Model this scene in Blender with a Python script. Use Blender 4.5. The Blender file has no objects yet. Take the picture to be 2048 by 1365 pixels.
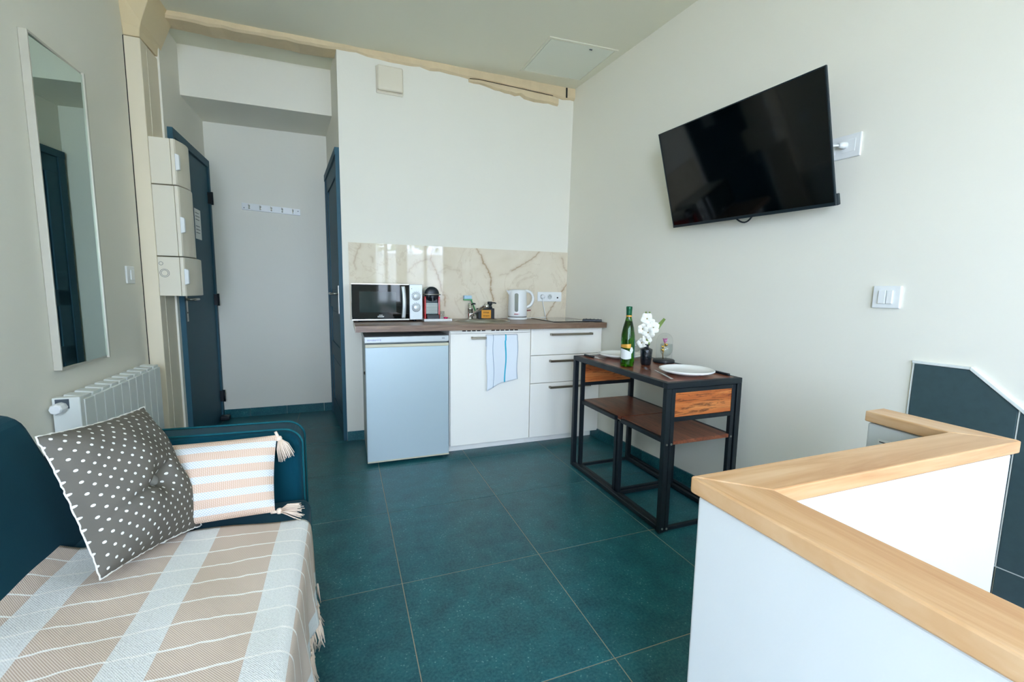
import bpy, bmesh, math, random
from mathutils import Vector, Matrix
random.seed(7)
S = bpy.context.scene
COL = S.collection
PI = math.pi

# ------------------------------------------------------------------ camera, sky, exposure
CAM_Z = 1.15
yaw, pit, rol = math.radians(20.857), math.radians(-6.657), math.radians(0.830)
fw = Vector((math.sin(yaw)*math.cos(pit), math.cos(yaw)*math.cos(pit), math.sin(pit)))
r0 = Vector((math.cos(yaw), -math.sin(yaw), 0)); u0 = r0.cross(fw)
ri = r0*math.cos(rol)+u0*math.sin(rol); up = u0*math.cos(rol)-r0*math.sin(rol)
cd = bpy.data.cameras.new('camera'); cam = bpy.data.objects.new('camera', cd); COL.objects.link(cam)
cd.sensor_width = 36; cd.lens = 884.25/2048*36; cd.clip_start = .02
cam.matrix_world = Matrix(((ri.x, up.x, -fw.x, 0), (ri.y, up.y, -fw.y, 0), (ri.z, up.z, -fw.z, CAM_Z), (0, 0, 0, 1)))
S.camera = cam
S.view_settings.view_transform = 'Standard'; S.view_settings.look = 'None'
S.view_settings.gamma = 1; S.view_settings.use_curve_mapping = False
S.view_settings.exposure = 0.0
w = bpy.data.worlds.new('sky'); S.world = w; w.use_nodes = True
SKY_STRENGTH = 23.5
bg = w.node_tree.nodes['Background']
bg.inputs[0].default_value = (0.77, 0.93, 1.23, 1); bg.inputs[1].default_value = SKY_STRENGTH
S.cycles.max_bounces = 14; S.cycles.diffuse_bounces = 8; S.cycles.transparent_max_bounces = 16
S.cycles.sample_clamp_indirect = 8

# ------------------------------------------------------------------ materials
def lin(c):
    f = lambda v: v/12.92 if v <= .04045 else ((v+.055)/1.055)**2.4
    return tuple(f(v/255) for v in c)+(1,)
class NT:
    def __init__(s, m): s.t = m.node_tree; s.p = s.t.nodes['Principled BSDF']
    def n(s, typ, **k):
        x = s.t.nodes.new(typ)
        for a, v in k.items(): setattr(x, a, v)
        return x
    def l(s, a, b): s.t.links.new(a, b)
    def math(s, op, a, b=None, c=None):
        x = s.n('ShaderNodeMath', operation=op)
        for i, v in enumerate((a, b, c)):
            if v is None: continue
            if isinstance(v, (int, float)): x.inputs[i].default_value = v
            else: s.l(v, x.inputs[i])
        return x.outputs[0]
    def mix(s, f, a, b):
        x = s.n('ShaderNodeMix', data_type='RGBA')
        for i, v in ((0, f), (6, a), (7, b)):
            if isinstance(v, (int, float)): x.inputs[i].default_value = v
            elif isinstance(v, tuple): x.inputs[i].default_value = v
            else: s.l(v, x.inputs[i])
        return x.outputs[2]
    def coord(s, kind='Object', scale=(1, 1, 1), rot=(0, 0, 0)):
        c = s.n('ShaderNodeTexCoord'); mp = s.n('ShaderNodeMapping')
        mp.inputs['Scale'].default_value = scale; mp.inputs['Rotation'].default_value = rot
        s.l(c.outputs[kind], mp.inputs[0]); return mp.outputs[0]
    def noise(s, vec, scale, detail=3, rough=.5, dist=0):
        x = s.n('ShaderNodeTexNoise'); s.l(vec, x.inputs['Vector'])
        x.inputs['Scale'].default_value = scale; x.inputs['Detail'].default_value = detail
        x.inputs['Roughness'].default_value = rough; x.inputs['Distortion'].default_value = dist
        return x.outputs['Fac']
    def ramp(s, f, *st):
        x = s.n('ShaderNodeValToRGB'); e = x.color_ramp.elements
        while len(e) < len(st): e.new(.5)
        for q, (p, c) in zip(e, st): q.position = p; q.color = c if isinstance(c, tuple) else (c, c, c, 1)
        s.l(f, x.inputs[0]); return x.outputs[0]
    def bump(s, h, strength=.2, dist=.01):
        x = s.n('ShaderNodeBump'); x.inputs['Strength'].default_value = strength; x.inputs['Distance'].default_value = dist
        s.l(h, x.inputs['Height']); s.l(x.outputs[0], s.p.inputs['Normal'])
    def base(s, c): s.l(c, s.p.inputs['Base Color'])
def mat(name, c, rough=.5, metal=0., var=0., vscale=6, bump=0., bscale=60, spec=.5, coat=0., sheen=0.):
    m = bpy.data.materials.new(name); m.use_nodes = True; t = NT(m); p = t.p
    b = lin(c); p.inputs['Base Color'].default_value = b
    p.inputs['Roughness'].default_value = rough; p.inputs['Metallic'].default_value = metal
    p.inputs['Specular IOR Level'].default_value = spec; p.inputs['Coat Weight'].default_value = coat
    p.inputs['Sheen Weight'].default_value = sheen
    if var:
        f = t.noise(t.coord(), vscale, 4)
        t.base(t.mix(f, tuple(v*(1-var) for v in b[:3])+(1,), tuple(min(1, v*(1+var)) for v in b[:3])+(1,)))
    if bump: t.bump(t.noise(t.coord(), bscale, 4), bump, .004)
    return m
def glass(name, c=(255, 255, 255), rough=0.0, ior=1.45):
    m = bpy.data.materials.new(name); m.use_nodes = True; p = m.node_tree.nodes['Principled BSDF']
    p.inputs['Base Color'].default_value = lin(c); p.inputs['Roughness'].default_value = rough
    p.inputs['Transmission Weight'].default_value = 1; p.inputs['IOR'].default_value = ior
    return m
def thin_glass(name, tint=(1, 1, 1, 1), k=.08):
    m = bpy.data.materials.new(name); m.use_nodes = True; t = m.node_tree; t.nodes.remove(t.nodes['Principled BSDF'])
    a = t.nodes.new('ShaderNodeBsdfTransparent'); a.inputs[0].default_value = tint
    g = t.nodes.new('ShaderNodeBsdfGlossy'); g.inputs['Roughness'].default_value = .02
    fr = t.nodes.new('ShaderNodeLayerWeight'); fr.inputs[0].default_value = .5
    pw_ = t.nodes.new('ShaderNodeMath'); pw_.operation = 'POWER'; pw_.inputs[1].default_value = 4
    ad = t.nodes.new('ShaderNodeMath'); ad.operation = 'MULTIPLY_ADD'; ad.inputs[1].default_value = .6; ad.inputs[2].default_value = k*.4
    t.links.new(fr.outputs['Facing'], pw_.inputs[0]); t.links.new(pw_.outputs[0], ad.inputs[0])
    x = t.nodes.new('ShaderNodeMixShader')
    t.links.new(ad.outputs[0], x.inputs[0]); t.links.new(a.outputs[0], x.inputs[1]); t.links.new(g.outputs[0], x.inputs[2])
    t.links.new(x.outputs[0], t.nodes['Material Output'].inputs[0]); return m

PLASTER = mat('wall_plaster', (232, 229, 216), .75, var=.02, vscale=1.5, bump=.12, bscale=45, spec=.3)
CEILP = mat('ceiling_paint', (228, 226, 208), .8, var=.02, vscale=1.2, bump=.1, bscale=50, spec=.3)
ROUGHP = mat('rough_white_plaster', (216, 219, 217), .7, var=.03, vscale=3, bump=.3, bscale=14, spec=.3)
CREAM = mat('cream_painted_timber', (220, 200, 160), .5, var=.05, vscale=5, bump=.12, bscale=30)
BEAMM = mat('old_painted_beam', (214, 194, 158), .65, var=.14, vscale=9, bump=.5, bscale=30)
CASING = mat('ivory_casing', (226, 214, 188), .45, var=.015)
IVORY = mat('ivory_plastic', (224, 216, 196), .35)
WHITEP = mat('white_plastic', (232, 234, 232), .3)
RADM = mat('white_enamel', (218, 222, 216), .3)
CABM = mat('cream_lacquer', (247, 243, 232), .35, spec=.5)
DARKGAP = mat('dark_gap', (24, 22, 20), .8)
DOORM = mat('blue_grey_door_paint', (22, 76, 92), .6, var=.06, vscale=3, bump=.06)
BLACKM = mat('black_powder_coated_steel', (4, 19, 26), .5, var=.1, bump=.05, bscale=200)
BLACKP = mat('black_plastic', (16, 26, 32), .35)
CHROME = mat('chrome', (215, 215, 212), .12, 1)
STEEL = mat('brushed_steel', (170, 168, 158), .32, 1)
NICKEL = mat('brushed_nickel_handle', (158, 150, 134), .38, 1, var=.05)
SILVER = mat('silver_plastic', (196, 202, 200), .35, .3)
FRIDGEM = mat('silver_grey_fridge_lacquer', (186, 202, 206), .36, .25, bump=.05, bscale=350)
FRIDGEB = mat('grey_fridge_body', (172, 180, 176), .5)
CREAMTRIM = mat('cream_edge_trim', (205, 200, 172), .35)
SOFAM = mat('teal_velvet', (0, 58, 72), .85, var=.08, vscale=12, bump=.1, bscale=400, spec=.12, sheen=.06)
PIPEM = mat('teal_piping', (14, 84, 92), .8, spec=.2)
MIRROR = mat('mirror_silvering', (196, 212, 202), .01, 1)
MFRAME = mat('brushed_silver_frame', (196, 192, 178), .4, .35, var=.05, vscale=30)
SCREEN = mat('tv_screen', (2, 5, 6), .06, spec=.45)
TVB = mat('tv_bezel', (14, 30, 38), .4)
MWGLASS = mat('microwave_door_glass', (3, 6, 8), .03, spec=.45)
MWWIN = mat('microwave_window_mesh', (22, 40, 40), .06, spec=.5)
RED = mat('glossy_red_plastic', (190, 14, 18), .2, coat=.5)
PINK = mat('pink_capsule', (214, 36, 100), .25, .4)
PORC = mat('white_porcelain', (238, 238, 234), .15, coat=.4)
GREENG = glass('green_bottle_glass', (58, 128, 22), .02)
CLEARG = thin_glass('clear_glass', (.93, .95, .95, 1), .12)
CAPS = mat('green_foil_capsule', (18, 92, 58), .35, .3)
GOLD = mat('gold_print', (214, 158, 62), .4, .3)
PAPER = mat('white_paper', (226, 228, 224), .6)
INK = mat('grey_ink', (70, 80, 86), .7)
ORANGE = mat('orange_label', (222, 150, 30), .5)
VASEM = mat('black_vase_glass', (10, 20, 26), .12, bump=.9, bscale=70, coat=.5)
PETAL = mat('white_petal', (240, 238, 226), .6, spec=.2)
LEAFM = mat('green_foliage', (112, 136, 62), .6)
STEMM = mat('green_stem', (120, 136, 70), .6)
PINKP = mat('iridescent_pink_petal', (226, 150, 196), .25, .3)
GOLDF = mat('gold_foil', (212, 160, 60), .25, .9)
WOODBASE = mat('dark_wood_base', (24, 32, 36), .45)
TASSEL = mat('pale_beige_yarn', (224, 204, 184), .9, spec=.1)
WHITEYARN = mat('white_yarn', (226, 224, 216), .9, spec=.1)
PILLOWBTN = mat('grey_button_fabric', (140, 138, 132), .8)
BLUEB = mat('light_blue_sponge', (176, 208, 226), .9, bump=.6, bscale=200)
GREENB = mat('green_brush_plastic', (70, 150, 90), .4)
SLATEB = mat('slate_tile_wall', (52, 74, 78), .5, var=.22, vscale=40, bump=.05)
GROUT = mat('pale_grout', (158, 146, 124), .9)
WGROUT = mat('white_caulk', (218, 222, 216), .7)
TREAD = mat('dark_step_tile', (34, 56, 64), .45, var=.15)
PVCW = mat('white_window_frame', (226, 228, 226), .35)
PANE = thin_glass('window_glass')

def floor_mat():
    m = bpy.data.materials.new('dark_teal_stone_tile'); m.use_nodes = True; t = NT(m)
    v = t.coord(); oi = t.n('ShaderNodeObjectInfo')
    a = t.noise(v, 9, 6, .62); b = t.noise(v, 110, 5, .7)
    base = t.mix(t.ramp(a, (.32, 0.), (.7, 1.)), lin((2, 66, 78)), lin((20, 98, 106)))
    base = t.mix(t.math('MULTIPLY', t.ramp(b, (.40, 0.), (.66, 1.)), .5), base, lin((70, 124, 126)))
    vo = t.n('ShaderNodeTexVoronoi'); vo.inputs['Scale'].default_value = 75; t.l(v, vo.inputs['Vector'])
    sp = t.math('MULTIPLY', t.ramp(vo.outputs['Distance'], (.10, 1.), (.24, 0.)), t.ramp(t.noise(v, 9, 5, .7), (.46, 0.), (.62, 1.)))
    base = t.mix(t.math('MULTIPLY', sp, .8), base, lin((130, 170, 166)))
    base = t.mix(t.math('MULTIPLY', oi.outputs['Random'], .12), base, lin((20, 66, 76)))
    t.base(base)
    t.l(t.math('MULTIPLY_ADD', a, .14, .26), t.p.inputs['Roughness']); t.p.inputs['Specular IOR Level'].default_value = .34
    t.bump(b, .06, .002); return m
FLOORM = floor_mat()
def wood(name, cols, axis='X', scale=1., rough=.4, streak=0., fine=120):
    m = bpy.data.materials.new(name); m.use_nodes = True; t = NT(m)
    st = {'X': (.09, 1, 1), 'Y': (1, .09, 1), 'Z': (1, 1, .09)}[axis]
    v = t.coord(scale=tuple(q*scale for q in st))
    a = t.noise(v, 16, 5, .6, 1.2); f = t.noise(v, fine, 4, .6)
    c = t.ramp(a, (.3, lin(cols[0])), (.5, lin(cols[1])), (.68, lin(cols[2])))
    c = t.mix(t.math('MULTIPLY', f, .22), c, lin(cols[0]))
    if streak:
        k = t.ramp(t.noise(v, 26, 6, .7, 2.2), (.52, 0.), (.60, 1.), (.66, 0.))
        c = t.mix(t.math('MULTIPLY', k, streak), c, lin((44, 22, 16)))
    t.base(c); t.p.inputs['Roughness'].default_value = rough; t.bump(f, .06, .002); return m
OAKX = wood('oiled_beech_along_x', ((184, 134, 86), (206, 164, 118), (220, 186, 146)), 'X', 1.0, .38)
OAKY = wood('oiled_beech_along_y', ((184, 134, 86), (206, 164, 118), (220, 186, 146)), 'Y', 1.0, .38)
ROSEX_LIT = wood('streaked_brown_board_x_lit', ((150, 72, 32), (196, 108, 50), (220, 142, 78)), 'X', 1.6, .32, .8)  # same board as the seats, colour lightened for daylight on the chair backs
ROSEY = wood('streaked_brown_board_y', ((104, 54, 36), (130, 72, 48), (152, 92, 62)), 'Y', 1.6, .28, .7)
COUNTM = wood('brown_oak_laminate', ((104, 80, 62), (126, 100, 80), (142, 116, 94)), 'X', 2.2, .34)

def throw_mat():
    m = bpy.data.materials.new('woven_striped_throw'); m.use_nodes = True; t = NT(m)
    uv = t.n('ShaderNodeTexCoord').outputs['UV']; sx = t.n('ShaderNodeSeparateXYZ'); t.l(uv, sx.inputs[0])
    u, v = sx.outputs[0], sx.outputs[1]
    per = t.math('MODULO', t.math('ADD', u, .197), .244); white = t.math('LESS_THAN', per, .082)
    wob = t.math('MULTIPLY', t.noise(t.coord('UV', (8, 8, 8)), 3, 2), .012)
    ln = t.math('LESS_THAN', t.math('MODULO', t.math('ADD', v, wob), .07), .0052)
    tw = t.math('SINE', t.math('MULTIPLY', t.math('ADD', u, t.math('MULTIPLY', v, .9)), 1500.))
    nub = t.noise(t.coord('UV', (1, 1, 1)), 180, 3, .7)
    beige = t.mix(t.math('MULTIPLY_ADD', tw, .5, .5), lin((186, 164, 146)), lin((222, 208, 194)))
    wht = t.mix(nub, lin((206, 208, 204)), lin((240, 240, 236)))
    c = t.mix(white, beige, wht); c = t.mix(ln, c, lin((240, 238, 232)))
    t.base(c); t.p.inputs['Roughness'].default_value = .95; t.p.inputs['Specular IOR Level'].default_value = .1
    h = t.math('ADD', t.math('MULTIPLY', ln, 1.2), t.math('ADD', t.math('MULTIPLY', t.math('MULTIPLY', nub, white), 2.), t.math('MULTIPLY', tw, .12)))
    t.bump(h, .5, .003); return m
THROW = throw_mat()
def dot_mat():
    m = bpy.data.materials.new('grey_polka_dot_cotton'); m.use_nodes = True; t = NT(m)
    v = t.coord('UV', (17, 17, 1), (0, 0, math.radians(45)))
    vo = t.n('ShaderNodeTexVoronoi', voronoi_dimensions='2D'); vo.inputs['Scale'].default_value = 1; vo.inputs['Randomness'].default_value = 0.04
    t.l(v, vo.inputs['Vector'])
    t.base(t.mix(t.math('LESS_THAN', vo.outputs['Distance'], .15), lin((100, 96, 88)), lin((222, 222, 216))))
    t.p.inputs['Roughness'].default_value = .9; t.p.inputs['Specular IOR Level'].default_value = .15
    t.bump(t.noise(t.coord('UV'), 6, 4), .25, .01); return m
DOTS = dot_mat()
def stripe_mat():
    m = bpy.data.materials.new('beige_white_woven_stripes'); m.use_nodes = True; t = NT(m)
    uv = t.n('ShaderNodeTexCoord').outputs['UV']; sx = t.n('ShaderNodeSeparateXYZ'); t.l(uv, sx.inputs[0])
    u, v = sx.outputs[0], sx.outputs[1]
    band = t.math('LESS_THAN', t.math('MODULO', t.math('ADD', v, .115), .19), .086)
    ck = t.math('MULTIPLY', t.math('SINE', t.math('MULTIPLY', u, 330.)), t.math('SINE', t.math('MULTIPLY', v, 200.)))
    wh = t.mix(t.math('MULTIPLY_ADD', ck, .5, .5), lin((182, 192, 196)), lin((232, 230, 224)))
    fine = t.math('MULTIPLY_ADD', t.math('SINE', t.math('MULTIPLY', u, 520.)), .5, .5)
    bg_ = t.mix(fine, lin((202, 172, 148)), lin((218, 194, 174)))
    t.base(t.mix(band, bg_, wh)); t.p.inputs['Roughness'].default_value = .95; t.p.inputs['Specular IOR Level'].default_value = .1
    t.bump(t.math('MULTIPLY', t.math('ADD', ck, band), 1.), .3, .003); return m
STRIPES = stripe_mat()
def towel_mat():
    m = bpy.data.materials.new('white_blue_striped_cotton'); m.use_nodes = True; t = NT(m)
    uv = t.n('ShaderNodeTexCoord').outputs['UV']; sx = t.n('ShaderNodeSeparateXYZ'); t.l(uv, sx.inputs[0]); u = sx.outputs[0]
    def band(a, b): return t.math('MULTIPLY', t.math('GREATER_THAN', u, a), t.math('LESS_THAN', u, b))
    c = t.mix(band(.205, .222), lin((226, 232, 236)), lin((130, 150, 168)))
    c = t.mix(band(.59, .635), c, lin((60, 172, 196))); c = t.mix(band(.985, 1.1), c, lin((150, 170, 190)))
    t.base(c); t.p.inputs['Roughness'].default_value = .95; t.p.inputs['Specular IOR Level'].default_value = .1
    t.bump(t.noise(t.coord('UV'), 90, 3), .15, .003); return m
TOWEL = towel_mat()
def marble_mat():
    m = bpy.data.materials.new('cream_veined_marble'); m.use_nodes = True; t = NT(m)
    at = t.n('ShaderNodeVertexColor'); at.layer_name = 'vein'
    v = t.coord(); cl = t.noise(v, 3.5, 5, .6, .6)
    b = t.mix(t.ramp(cl, (.3, 0.), (.7, 1.)), lin((226, 216, 196)), lin((214, 202, 178)))
    fv = t.ramp(t.noise(v, 2.2, 7, .62, 1.4), (.485, 0.), (.5, .22), (.515, 0.))
    b = t.mix(fv, b, lin((168, 140, 104)))
    t.base(t.mix(at.outputs[0], b, lin((164, 134, 98)))); t.p.inputs['Roughness'].default_value = .03
    t.p.inputs['Specular IOR Level'].default_value = .36; return m
MARBLE = marble_mat()

# ------------------------------------------------------------------ geometry helpers (world coordinates)
class MB:
    def __init__(s): s.v = []; s.f = []; s.uv = {}; s.smooth = set()
    def add(s, vs, fs, smooth=False, xf=None):
        n = len(s.v)
        s.v += [tuple(xf(*q)) if xf else tuple(q) for q in vs]
        for q in fs:
            if smooth: s.smooth.add(len(s.f))
            s.f.append(tuple(i+n for i in q))
        return s
    def box(s, x0, x1, y0, y1, z0, z1, xf=None):
        return s.add([(x0, y0, z0), (x1, y0, z0), (x1, y1, z0), (x0, y1, z0), (x0, y0, z1), (x1, y0, z1), (x1, y1, z1), (x0, y1, z1)],
                     [(0, 3, 2, 1), (4, 5, 6, 7), (0, 1, 5, 4), (1, 2, 6, 5), (2, 3, 7, 6), (3, 0, 4, 7)], xf=xf)
    def hexa(s, bot, top):
        return s.add(list(bot)+list(top), [(0, 3, 2, 1), (4, 5, 6, 7), (0, 1, 5, 4), (1, 2, 6, 5), (2, 3, 7, 6), (3, 0, 4, 7)])
    def prism(s, poly, a, b, axis='z', xf=None, smooth=False):
        f = {'z': lambda p, q: (p[0], p[1], q), 'y': lambda p, q: (p[0], q, p[1]), 'x': lambda p, q: (q, p[0], p[1])}[axis]
        n = len(poly); vs = [f(p, a) for p in poly]+[f(p, b) for p in poly]
        s.add(vs, [tuple(range(n-1, -1, -1)), tuple(range(n, 2*n))], xf=xf)
        s.f = s.f; m = len(s.v)-2*n
        for i in range(n):
            if smooth: s.smooth.add(len(s.f))
            s.f.append((m+i, m+(i+1) % n, m+n+(i+1) % n, m+n+i))
        return s
    def lathe(s, prof, c=(0, 0, 0), n=24, axis='z', xf=None, smooth=True, caps=True):
        vs = []
        for r, h in prof:
            for k in range(n):
                a = 2*PI*k/n; p, q = r*math.cos(a), r*math.sin(a)
                o = {'z': (p, q, h), 'y': (p, h, q), 'x': (h, p, q)}[axis]
                vs.append((c[0]+o[0], c[1]+o[1], c[2]+o[2]))
        fs = [(i*n+k, i*n+(k+1) % n, (i+1)*n+(k+1) % n, (i+1)*n+k) for i in range(len(prof)-1) for k in range(n)]
        s.add(vs, fs, smooth, xf)
        if caps:
            m = len(s.v)-len(vs)
            if prof[0][0] > 1e-6: s.f.append(tuple(m+k for k in range(n-1, -1, -1)))
            if prof[-1][0] > 1e-6: s.f.append(tuple(m+len(vs)-n+k for k in range(n)))
        return s
    def tube(s, pts, r, n=10, smooth=True, closed=False):
        P = [Vector(p) for p in pts]; N = len(P); rr = r if isinstance(r, (list, tuple)) else [r]*N
        vs = []; ref = None
        for i, p in enumerate(P):
            a = P[(i-1) % N] if (closed or i) else p; b = P[(i+1) % N] if (closed or i < N-1) else p
            t = (b-a).normalized()
            if ref is None: ref = Vector((0, 0, 1)) if abs(t.z) < .9 else Vector((1, 0, 0))
            e1 = (ref-t*ref.dot(t)).normalized(); ref = e1; e2 = t.cross(e1)
            vs += [p+(e1*math.cos(2*PI*k/n)+e2*math.sin(2*PI*k/n))*rr[i] for k in range(n)]
        M_ = N if closed else N-1
        fs = [(i*n+k, i*n+(k+1) % n, ((i+1) % N)*n+(k+1) % n, ((i+1) % N)*n+k) for i in range(M_) for k in range(n)]
        s.add(vs, fs, smooth)
        if not closed:
            m = len(s.v)-len(vs); s.f.append(tuple(m+k for k in range(n-1, -1, -1))); s.f.append(tuple(m+len(vs)-n+k for k in range(n)))
        return s
    def bar(s, a, b, wd, ht=None, up=(0, 0, 1)):
        a, b = Vector(a), Vector(b); t = (b-a).normalized(); u = Vector(up)
        if abs(t.dot(u)) > .95: u = Vector((1, 0, 0))
        e2 = (u-t*u.dot(t)).normalized(); e1 = t.cross(e2); ht = ht or wd
        q = lambda p: [p-e1*wd/2-e2*ht/2, p+e1*wd/2-e2*ht/2, p+e1*wd/2+e2*ht/2, p-e1*wd/2+e2*ht/2]
        return s.hexa(q(a), q(b))
    def grid(s, fn, nu, nv, uvfn=None, smooth=True):
        base = len(s.v)
        for j in range(nv+1):
            for i in range(nu+1):
                s.v.append(tuple(fn(i/nu, j/nv)))
                if uvfn: s.uv[len(s.v)-1] = uvfn(i/nu, j/nv)
        for j in range(nv):
            for i in range(nu):
                a = base+j*(nu+1)+i
                if smooth: s.smooth.add(len(s.f))
                s.f.append((a, a+1, a+nu+2, a+nu+1))
        return s
    def build(s, name, m, parent=None, loc=None, bevel=0., seg=2, subsurf=0, solid=0., recalc=True):
        o_loc = Vector(loc) if loc is not None else (Vector(ORIGIN[parent.name]) if parent else Vector((0, 0, 0)))
        me = bpy.data.meshes.new(name)
        me.from_pydata([tuple(Vector(q)-o_loc) for q in s.v], [], s.f)
        for i in s.smooth:
            if i < len(me.polygons): me.polygons[i].use_smooth = True
        if s.uv:
            l = me.uv_layers.new(name='UVMap')
            for lp in me.loops: l.data[lp.index].uv = s.uv.get(lp.vertex_index, (0, 0))
        if recalc:
            bm = bmesh.new(); bm.from_mesh(me); bmesh.ops.recalc_face_normals(bm, faces=bm.faces); bm.to_mesh(me); bm.free()
        me.materials.append(m)
        o = bpy.data.objects.new(name, me); COL.objects.link(o)
        if parent: o.parent = parent
        else: o.location = o_loc
        ORIGIN[o.name] = tuple(o_loc)
        if solid:
            d = o.modifiers.new('solid', 'SOLIDIFY'); d.thickness = solid
        if bevel:
            d = o.modifiers.new('bevel', 'BEVEL'); d.width = bevel; d.segments = seg; d.limit_method = 'ANGLE'; d.angle_limit = .6
        if subsurf:
            d = o.modifiers.new('sub', 'SUBSURF'); d.levels = subsurf; d.render_levels = subsurf
        return o
ORIGIN = {}
def tag(o, label, cat, group=None):
    o['label'] = label; o['category'] = cat
    if group: o['group'] = group
    return o
def thing(name, label, cat, loc, group=None):
    o = bpy.data.objects.new(name, None); COL.objects.link(o); o.location = loc; o.empty_display_size = .05
    ORIGIN[o.name] = tuple(loc); return tag(o, label, cat, group)
def struct(o): o['kind'] = 'structure'; return o
def sroot(name, loc=(0, 0, 0)):
    o = bpy.data.objects.new(name, None); COL.objects.link(o); o.location = loc; ORIGIN[o.name] = tuple(loc); return struct(o)
def arc(cx, cy, r, a0, a1, n):
    return [(cx+r*math.cos(math.radians(a0+(a1-a0)*i/n)), cy+r*math.sin(math.radians(a0+(a1-a0)*i/n))) for i in range(n+1)]

# ------------------------------------------------------------------ room shell
YK, YB, YF = 3.446, 4.385, -1.6        # kitchen wall, alcove back wall, window wall behind the camera
XL, XA = -1.112, -1.022                # left wall, alcove left wall
ZC, ZS = 2.795, 2.46                   # ceiling, alcove soffit
CT = .913                              # worktop height
def rwx(y, z):
    return 1.793+.0765*(YK-y)+(z/ZC)*.036
DEP = -1.3
f = MB().box(-1.25, .64, YF-.15, .55, -.16, -.0018).box(-1.25, 1.46, .55, 1.0, -.16, -.0018).box(-1.25, 2.1, 1.0, YK, -.16, -.0018).box(-1.2, .1, YK, YB+.1, -.16, -.0018)
floor = struct(f.build('floor', GROUT))
def clip(poly, fn):
    out = []
    for i, p in enumerate(poly):
        q = poly[(i+1) % len(poly)]; a, b = fn(p), fn(q)
        if a >= 0: out.append(p)
        if (a >= 0) != (b >= 0):
            t = a/(a-b); out.append((p[0]+(q[0]-p[0])*t, p[1]+(q[1]-p[1])*t))
    return out
PX = [.184+.585*k for k in range(-3, 5)]
PY = [1.066-.585*k for k in range(5, 0, -1)]+[1.066+.585*k for k in range(0, 5)]
G = .0015
def tile(x0, x1, y0, y1):
    p = [(x0+G, y0+G), (x1-G, y0+G), (x1-G, y1-G), (x0+G, y1-G)]
    p = clip(p, lambda q: rwx(q[1], 0)-.003-q[0])
    if len(p) < 3: return
    MB().prism(p, -.012, random.uniform(-.0006, 0), 'z').build('tile', FLOORM, floor, bevel=.0012, seg=1)
def region(xa, xb, ya, yb, px=PX, py=PY):
    xs = [xa]+[q for q in px if xa+.01 < q < xb-.01]+[xb]; ys = [ya]+[q for q in py if ya+.01 < q < yb-.01]+[yb]
    for i in range(len(xs)-1):
        for j in range(len(ys)-1): tile(xs[i], xs[i+1], ys[j], ys[j+1])
region(-1.11, .63, YF, .55); region(-1.11, 1.44, .55, 1.066); region(-1.11, 2.03, 1.066, 3.44); region(1.44, 2.03, 1.0, 1.066)
region(XA, -.005, 3.44, 4.38, PX, [3.455, 3.85])

struct(MB().box(-1.3, 2.2, YF-.15, YB+.1, ZC, ZC+.15).build('ceiling', CEILP))
LW = (-1.25, -.97, .7, 2.42)             # tall glazed left-wall opening behind the camera, added and sized to light the room
struct(MB().box(XL-.12, XL, YF, LW[0], 0, ZC).box(XL-.12, XL, LW[1], 3.52, 0, ZC).box(XL-.12, XL, LW[0], LW[1], 0, LW[2]).box(XL-.12, XL, LW[0], LW[1], LW[3], ZC).build('wall_left', PLASTER))
struct(MB().box(XA-.12, XA, 3.50, YB, 0, ZC).build('wall_alcove_left', PLASTER))
struct(MB().box(-1.2, .12, YB, YB+.1, 0, ZC).build('wall_alcove_back', PLASTER))
struct(MB().hexa([(0, YK, 0), (1.95, YK, 0), (1.95, YK+.15, 0), (-.016, YK+.15, 0)], [(0, YK, ZC), (1.95, YK, ZC), (1.95, YK+.15, ZC), (-.016, YK+.15, ZC)]).build('wall_back', PLASTER))
AX = lambda y: -.105*(y-YK)/(YB-YK)
struct(MB().prism([(AX(YK), YK), (.12, YK+.02), (.12, YB), (AX(YB), YB)], 0, ZC).build('wall_alcove_right', PLASTER))
wr = MB()
ys = [YF-.1, YK+.1]
wr.hexa([(rwx(ys[0], DEP), ys[0], DEP), (2.25, ys[0], DEP), (2.25, ys[1], DEP), (rwx(ys[1], DEP), ys[1], DEP)],
        [(rwx(ys[0], ZC), ys[0], ZC), (2.25, ys[0], ZC), (2.25, ys[1], ZC), (rwx(ys[1], ZC), ys[1], ZC)])
wall_right = struct(wr.build('wall_right', PLASTER))
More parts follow.
